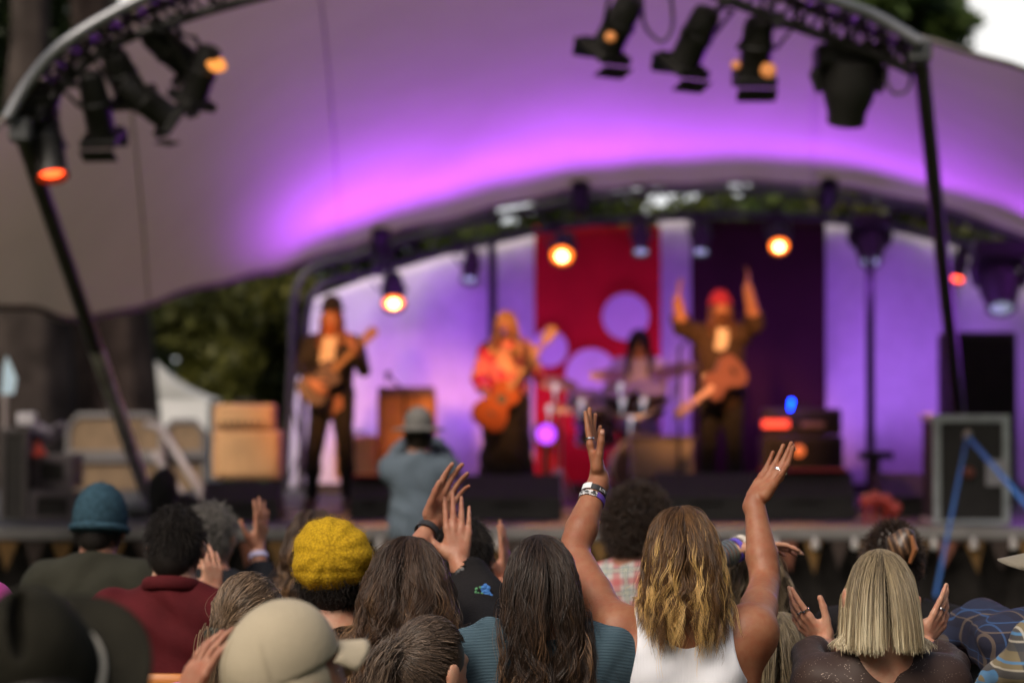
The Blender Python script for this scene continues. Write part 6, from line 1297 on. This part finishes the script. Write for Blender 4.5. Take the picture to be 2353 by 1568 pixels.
b_ = MB(); b_.tube([po_h + Rn @ V3(math.cos(a) * .086, math.sin(a) * .101, .016) for a in np.linspace(0, 6.2832, 41)], .0045, 8, False); b_.build('hat_band', mat('band_pale', (.42, .40, .34), .7), T, True)
T, g, po, inf = sitter('the person in the beige cap', 'person in a plain beige cap facing right, one hand raised close to the camera', 712, 1386, 4.35, -60, False, skinC, ('short', h_dark, dict(n=800, L=.03, keep='low')), (mat('dark_tee', (.03, .028, .028), .9), dict(h=.010, t=.016)), arms={'L': ((405, 1790, 4.4), (412, 1640, 4.5))}, hands={'L': ((.38, .0, .92), (.75, .5, 0), dict(curl=.25, spread=.05, thumb=(.6, .3)))}, h=.008, hairtop=.016, headrot=(-22, 0, 0))
beige = mat('cap_beige', (.42, .36, .255), .85, var=.06, bump=.2, bscale=120); peaked_cap(T, g, beige, .7, 1.02)
hp = g['hp']; surf_obj('cap_lower', [ell(hp(0, -.012, -.115), (.091, .110, .085), g['R'], .02)], .006, beige, T, [lambda p: ((hp(0, 0, -.175) - p) @ g['R'])[:, 2], lambda p: ((p - hp(0, 0, -.088)) @ g['R'])[:, 2], lambda p: ((p - hp(0, .05, 0)) @ g['R'])[:, 1]])
sitter('the person in magenta', 'person in a magenta top just entering the left edge of the picture', -176, 1085, 6.0, 0, True, skinB, ('long', h_brown, dict(n=500, L=.25, rad=.002)), (mat('magenta', (.42, .05, .26), .85), dict(h=.010, t=.018)), h=.010)
print('audience built', round(time.time() - T0, 1))
# ---------------------------------------------------------------- photographer standing before the stage
def stander(label, px, top, d, z0, yaw, female, skin, hair, gar, arms, hands, headrot=(0, 0, 0), h=.012, pants=None, legs=None, bulk=1.0, sw=None, gname='shirt', fat=0, **gk):
    po = Pose(px, d, yaw, z0); H = P(px, top, d).z - z0 - .02; T = thing('person', label, 'person', po.o, po.yaw)
    A = {sd: (po.L(*e), po.L(*w)) for sd, (e, w) in arms.items()}; g = figure(H, female, A, stand=True, headrot=headrot, bulk=bulk, sw=sw, legs=legs); g['H'] = H; g['hz'] = H * .53
    k = H / 1.75
    for sd in 'LR': g['fo' + sd] = grow(g['fo' + sd], fat)
    hp_ = []
    for sd in 'LR':
        sg = 1 if sd == 'R' else -1; w = g['wr' + sd]; e = g['el' + sd]; sp = (hands or {}).get(sd)
        pr, inf = hand(w, po.dir(sp[0]), po.dir(sp[1]), sg, **sp[2]) if sp else hand(w, unit(w - e), (0, 0, -1), sg, curl=.5)
        hp_.append(pr)
    body(T, g, skin, h * .75, hp_)
    if gar: garment(T, g, gar, gname, h=h, **gk)
    if pants: trousers(T, g, pants, h)
    shoes(T, g, mat('boot_brown', (.12, .07, .04), .6))
    if hair: hair_any(T, g, hair)
    return T, g, po
den = mat('shirt_denim', (.085, .115, .15), .9, var=.1, vscale=20)
T, g, po = stander('person in a grey hat and faded denim shirt photographing the band from below', 962, 944, 14.6, 0, 0, False, skinC, ('short', h_dark, dict(n=500, L=.03, keep='low')), den, {'L': ((905, 1060, 14.7), (940, 1002, 15.0)), 'R': ((1030, 1060, 14.7), (985, 1002, 15.0))}, {'L': ((.3, .5, .8), (.8, .2, 0), dict(curl=.7)), 'R': ((-.3, .5, .8), (-.8, .2, 0), dict(curl=.7))}, pants=mat('pants_grey', (.10, .10, .11), .9), t=.02, neck=.22, sleeves='long', bulk=.92, sw=.16)
hg = mat('hat_grey', (.13, .125, .12), .9); hp = g['hp']; surf_obj('hat', [ell(hp(0, 0, -.05), (.088, .10, .10), None, .02), ell(hp(0, -.01, -.09), (.165, .18, .016), None, .015)], .010, hg, T, [lambda p: hp(0, 0, -.11)[2] - p[:, 2]])
cb_ = MB(); c = P(962, 985, 14.95); T2 = thing('camera_body', 'black camera held up by the person in the grey hat', 'camera', c); cb_.box(c, (.14, .06, .10), bev=.01); kid(cb_, 'housing', blk, T2); cb_ = MB(); cb_.lathe([(.03, 0), (.036, .04), (.034, .1)], 16, c + Vector((0, .03, 0)), (0, 1, 0)); kid(cb_, 'lens', blk, T2, True)
# ---------------------------------------------------------------- the band
GUIT = [(.0, .235), (.07, .23), (.125, .195), (.14, .15), (.125, .10), (.10, .06), (.105, .01), (.15, -.05), (.175, -.12), (.165, -.19), (.11, -.24), (0, -.255)]
def guitar(name, label, bx, by, hx, hy, d, bodym, topm, neckm, scale=1.0, thick=.09, electric=False, dh=0):
    B0 = P(bx, by, d); Hh = P(hx, hy, d + dh); u = (Hh - B0); L = u.length; u.normalize(); n = Vector((0, -1, 0)); n = (n - u * n.dot(u)).normalized(); s = u.cross(n)
    T = thing(name, label, 'guitar', B0); s_ = scale; poly = [(x * s_ * (.85 if electric else 1), y * s_ * (.8 if electric else 1)) for x, y in GUIT]; poly = poly + [(-x, y) for x, y in reversed(poly[1:-1])]
    if electric: poly = [(x, y + (.04 if (y > .08 and x < 0) else 0)) for x, y in poly]
    b_ = MB(); b_.plate(poly, thick, B0, s, u); kid(b_, 'guitar_body', bodym, T)
    b_ = MB(); b_.plate([(x * .93, y * .93) for x, y in poly], .004, B0 + n * (thick / 2 + .003), s, u); kid(b_, 'soundboard', topm, T)
    if not electric: b_ = MB(); b_.lathe([(.05 * s_, 0), (.05 * s_, .003)], 20, B0 + n * (thick / 2 + .006) + u * .05, n); kid(b_, 'sound_hole', blk, T)
    b_ = MB(); b_.plate([(-.03, -.05), (.03, -.05), (.03, -.075), (-.03, -.075)], .012, B0 + n * (thick / 2 + .008) - u * .03, s, u); kid(b_, 'bridge', blk, T)
    Rm = Matrix((s, n, u)).transposed(); b_ = MB(); nl = L - .12; b_.box(B0 + u * (.1 + nl / 2) + n * (thick / 2 + .004), (.048, .024, nl - .08), Rm); kid(b_, 'neck', neckm, T)
    b_ = MB(); b_.plate([(-.03, 0), (.03, 0), (.042, .15), (.0, .17), (-.042, .15)], .018, B0 + u * (L - .04) + n * thick / 2, s, u); kid(b_, 'headstock', neckm, T)
    for k in range(0, 5, 2):
        for sg in (-1, 1): b_ = MB(); b_.lathe([(.007, -.012), (.007, .012)], 8, B0 + u * (L + .02 * k) + s * sg * .045 + n * thick / 2, s); kid(b_, 'tuning_peg', chrome, T)
    return T
skinS = skinmat('skin_stage', (.45, .25, .17)); blkj = mat('jacket_black', (.014, .013, .013), .8); crm = mat('shirt_cream', (.72, .62, .50), .85); blkt = mat('trousers_black', (.012, .011, .011), .9)
def shirt_front(T, g, m, w=.075, z0=.26, z1=.72, h=.012, t=.030):
    H = g['H']; surf_obj('shirt_front', grow(g['torso'][2:] , t) , h, m, T, [lambda p: np.abs(p[:, 0] + .02 * np.sin(p[:, 2] * 9)) - (w + .03 * (H - p[:, 2] - z0)), lambda p: .02 - p[:, 1], below(H - z0), above(H - z1)])
T, g, po = stander('guitarist in a black hat with long auburn hair, open black jacket and cream shirt', 762, 692, 19.9, DZ, 172, False, skinS, ('long', h_red, dict(n=900, L=.32, rad=.003, layer=.012, wave=.006, clump=60, squeeze=.105)), blkj, {'L': ((835, 850, 19.9), (812, 795, 19.55)), 'R': ((692, 840, 19.9), (715, 878, 19.5))}, {'L': ((-.3, -.2, .8), (-.6, -.5, 0), dict(curl=.8)), 'R': ((.6, -.2, -.5), (.3, .8, 0), dict(curl=.6))}, pants=blkt, legs=[((-.12, .02, .48), (-.14, 0, .09)), ((.14, .03, .48), (.17, 0, .09))], t=.02, neck=.24, bottom=.93, gname='jacket')
shirt_front(T, g, crm, .06, .25, .86)
hp = g['hp']; surf_obj('hat', [ell(hp(0, -.01, -.01), (.085, .10, .09), None, .02), ell(hp(0, 0, -.045), (.125, .14, .014), None, .015)], .010, blkj, T, [lambda p: hp(0, 0, -.06)[2] - p[:, 2]])
surf_obj('beard', [ell(hp(0, .075, -.21), (.05, .04, .07), None, .02)], .010, mat('beard_auburn', (.35, .11, .04), .9), T, (), folds(.004, 2))
guitar('electric_guitar', 'dark electric guitar held by the guitarist in the black hat', 735, 880, 838, 780, 19.55, mat('gtr_dark', (.05, .03, .025), .3), mat('gtr_mauve', (.08, .05, .05), .3), mat('neck_maple', (.30, .16, .07), .5), .9, .045, True, dh=.1)
floral, n_, b_s = newmat('jacket_floral'); tcn = n_.nodes.new('ShaderNodeTexCoord'); vo = n_.nodes.new('ShaderNodeTexVoronoi'); vo.inputs['Scale'].default_value = 9; n_.links.new(tcn.outputs['Object'], vo.inputs['Vector']); crr = n_.nodes.new('ShaderNodeValToRGB'); crr.color_ramp.interpolation = 'CONSTANT'
for i_, (p_, c_) in enumerate(((0, (.55, .02, .10)), (.35, (.65, .18, .22)), (.6, (.06, .03, .05)), (.75, (.6, .35, .2)))):
    e_ = crr.color_ramp.elements[i_] if i_ < 2 else crr.color_ramp.elements.new(p_); e_.position = p_; e_.color = (*c_, 1)
sx_ = n_.nodes.new('ShaderNodeSeparateColor'); n_.links.new(vo.outputs['Color'], sx_.inputs[0]); n_.links.new(sx_.outputs[0], crr.inputs[0]); n_.links.new(crr.outputs[0], b_s.inputs['Base Color']); b_s.inputs['Roughness'].default_value = .8
T, g, po = stander('singer with long bright blond hair in a pink and red flowered jacket and dark skirt', 1163, 708, 19.9, DZ, 176, True, skinS, ('long', h_blond, dict(n=1200, L=.36, rad=.003, layer=.018, wave=.008, clump=70, squeeze=.13)), floral, {'L': ((1238, 865, 19.9), (1205, 815, 19.5)), 'R': ((1098, 870, 19.9), (1122, 915, 19.45))}, {'L': ((.2, -.2, .8), (-.6, -.5, 0), dict(curl=.8)), 'R': ((.4, -.1, -.7), (.3, .8, 0), dict(curl=.6))}, pants=blkt, t=.022, neck=.24, bottom=.95, gname='jacket')
shirt_front(T, g, mat('top_peach', (.7, .35, .25), .8), .06, .24, .7)
surf_obj('skirt', [cap((0, 0, 1.02), (0, 0, .28), .15, .24, .05)], .014, blkt, T, [below(1.03), above(.26)], folds(.010, .6, 1))
guitar('acoustic_guitar', 'glowing orange acoustic guitar slung on the blond singer', 1142, 930, 1252, 782, 19.45, mat('gtr_side', (.28, .06, .012), .5, spec=.2), mat('gtr_top', (.34, .07, .008), .55, spec=.2), mat('neck_maple', (.30, .16, .07), .5), .86, .09, dh=.15)
brc = mat('coat_brown', (.045, .026, .016), .85, var=.2)
T, g, po = stander('player in a crimson hat and long brown coat with both arms thrown up', 1655, 668, 19.7, DZ, 184, False, skinS, ('long', hairmat('hair_chestnut', (.06, .025, .012), (.20, .09, .04)), dict(n=900, L=.34, rad=.003, layer=.012, wave=.006, clump=60, squeeze=.11)), brc, {'L': ((1735, 745, 19.6), (1718, 662, 19.5)), 'R': ((1566, 752, 19.6), (1556, 690, 19.5))}, {'L': ((.08, 0, 1), (-.9, .2, 0), dict(curl=.35)), 'R': ((.12, 0, 1), (.9, .2, 0), dict(curl=.12, spread=.12))}, pants=blkt, t=.024, neck=.24, bottom=.62, gname='coat', bulk=1.08, sleeves='roll', fat=.016)
shirt_front(T, g, mat('shirt_white', (.7, .62, .52), .85), .05, .26, .60)
beanie(T, g, mat('beanie_crimson', (.42, .03, .07), .9), 'knitted_hat', .98, -.10); hp = g['hp']; surf_obj('beard', [ell(hp(0, .07, -.215), (.055, .045, .08), None, .02)], .010, mat('beard_chestnut', (.12, .05, .025), .9), T, (), folds(.004, 2))
guitar('bass_guitar', 'pinkish bass guitar slung low across the brown coat', 1662, 868, 1574, 938, 19.35, mat('gtr_brown', (.16, .08, .06), .35), mat('gtr_pink', (.24, .11, .09), .3), mat('neck_pink', (.75, .5, .45), .45), 1.0, .045, True, dh=-.2)
T, g, po = stander('drummer with dark hair over the face and a pale lilac shirt behind the kit', 1468, 752, 21.75, DZ - .35, 178, False, skinS, ('long', h_black, dict(n=900, L=.40, rad=.003, layer=.03, clump=60, keep='full')), mat('shirt_lilac', (.45, .42, .58), .85), {'L': ((1520, 880, 21.6), (1505, 900, 21.3)), 'R': ((1415, 870, 21.6), (1432, 905, 21.3))}, {}, pants=blkt, t=.018, neck=.24)
st_ = MB(); 
for a_, b__ in (((1432, 903), (1395, 872)), ((1505, 900), (1540, 862))): 
    s0 = MB(); s0.tube([P(a_[0], a_[1], 21.25), P(b__[0], b__[1], 21.2)], [.009, .006], 8); tag(s0.build('drumstick', mat('stick_wood', (.55, .38, .2), .5), smooth=True), 'wooden drumstick held by the drummer', 'drumstick', 'pair of drumsticks')
hpf = surf_obj('fringe', [ell(g['hp'](0, .05, -.11), (.075, .055, .12), None, .02)], .010, h_black, T, (), folds(.004, 2)); 
print('all built', round(time.time() - T0, 1))
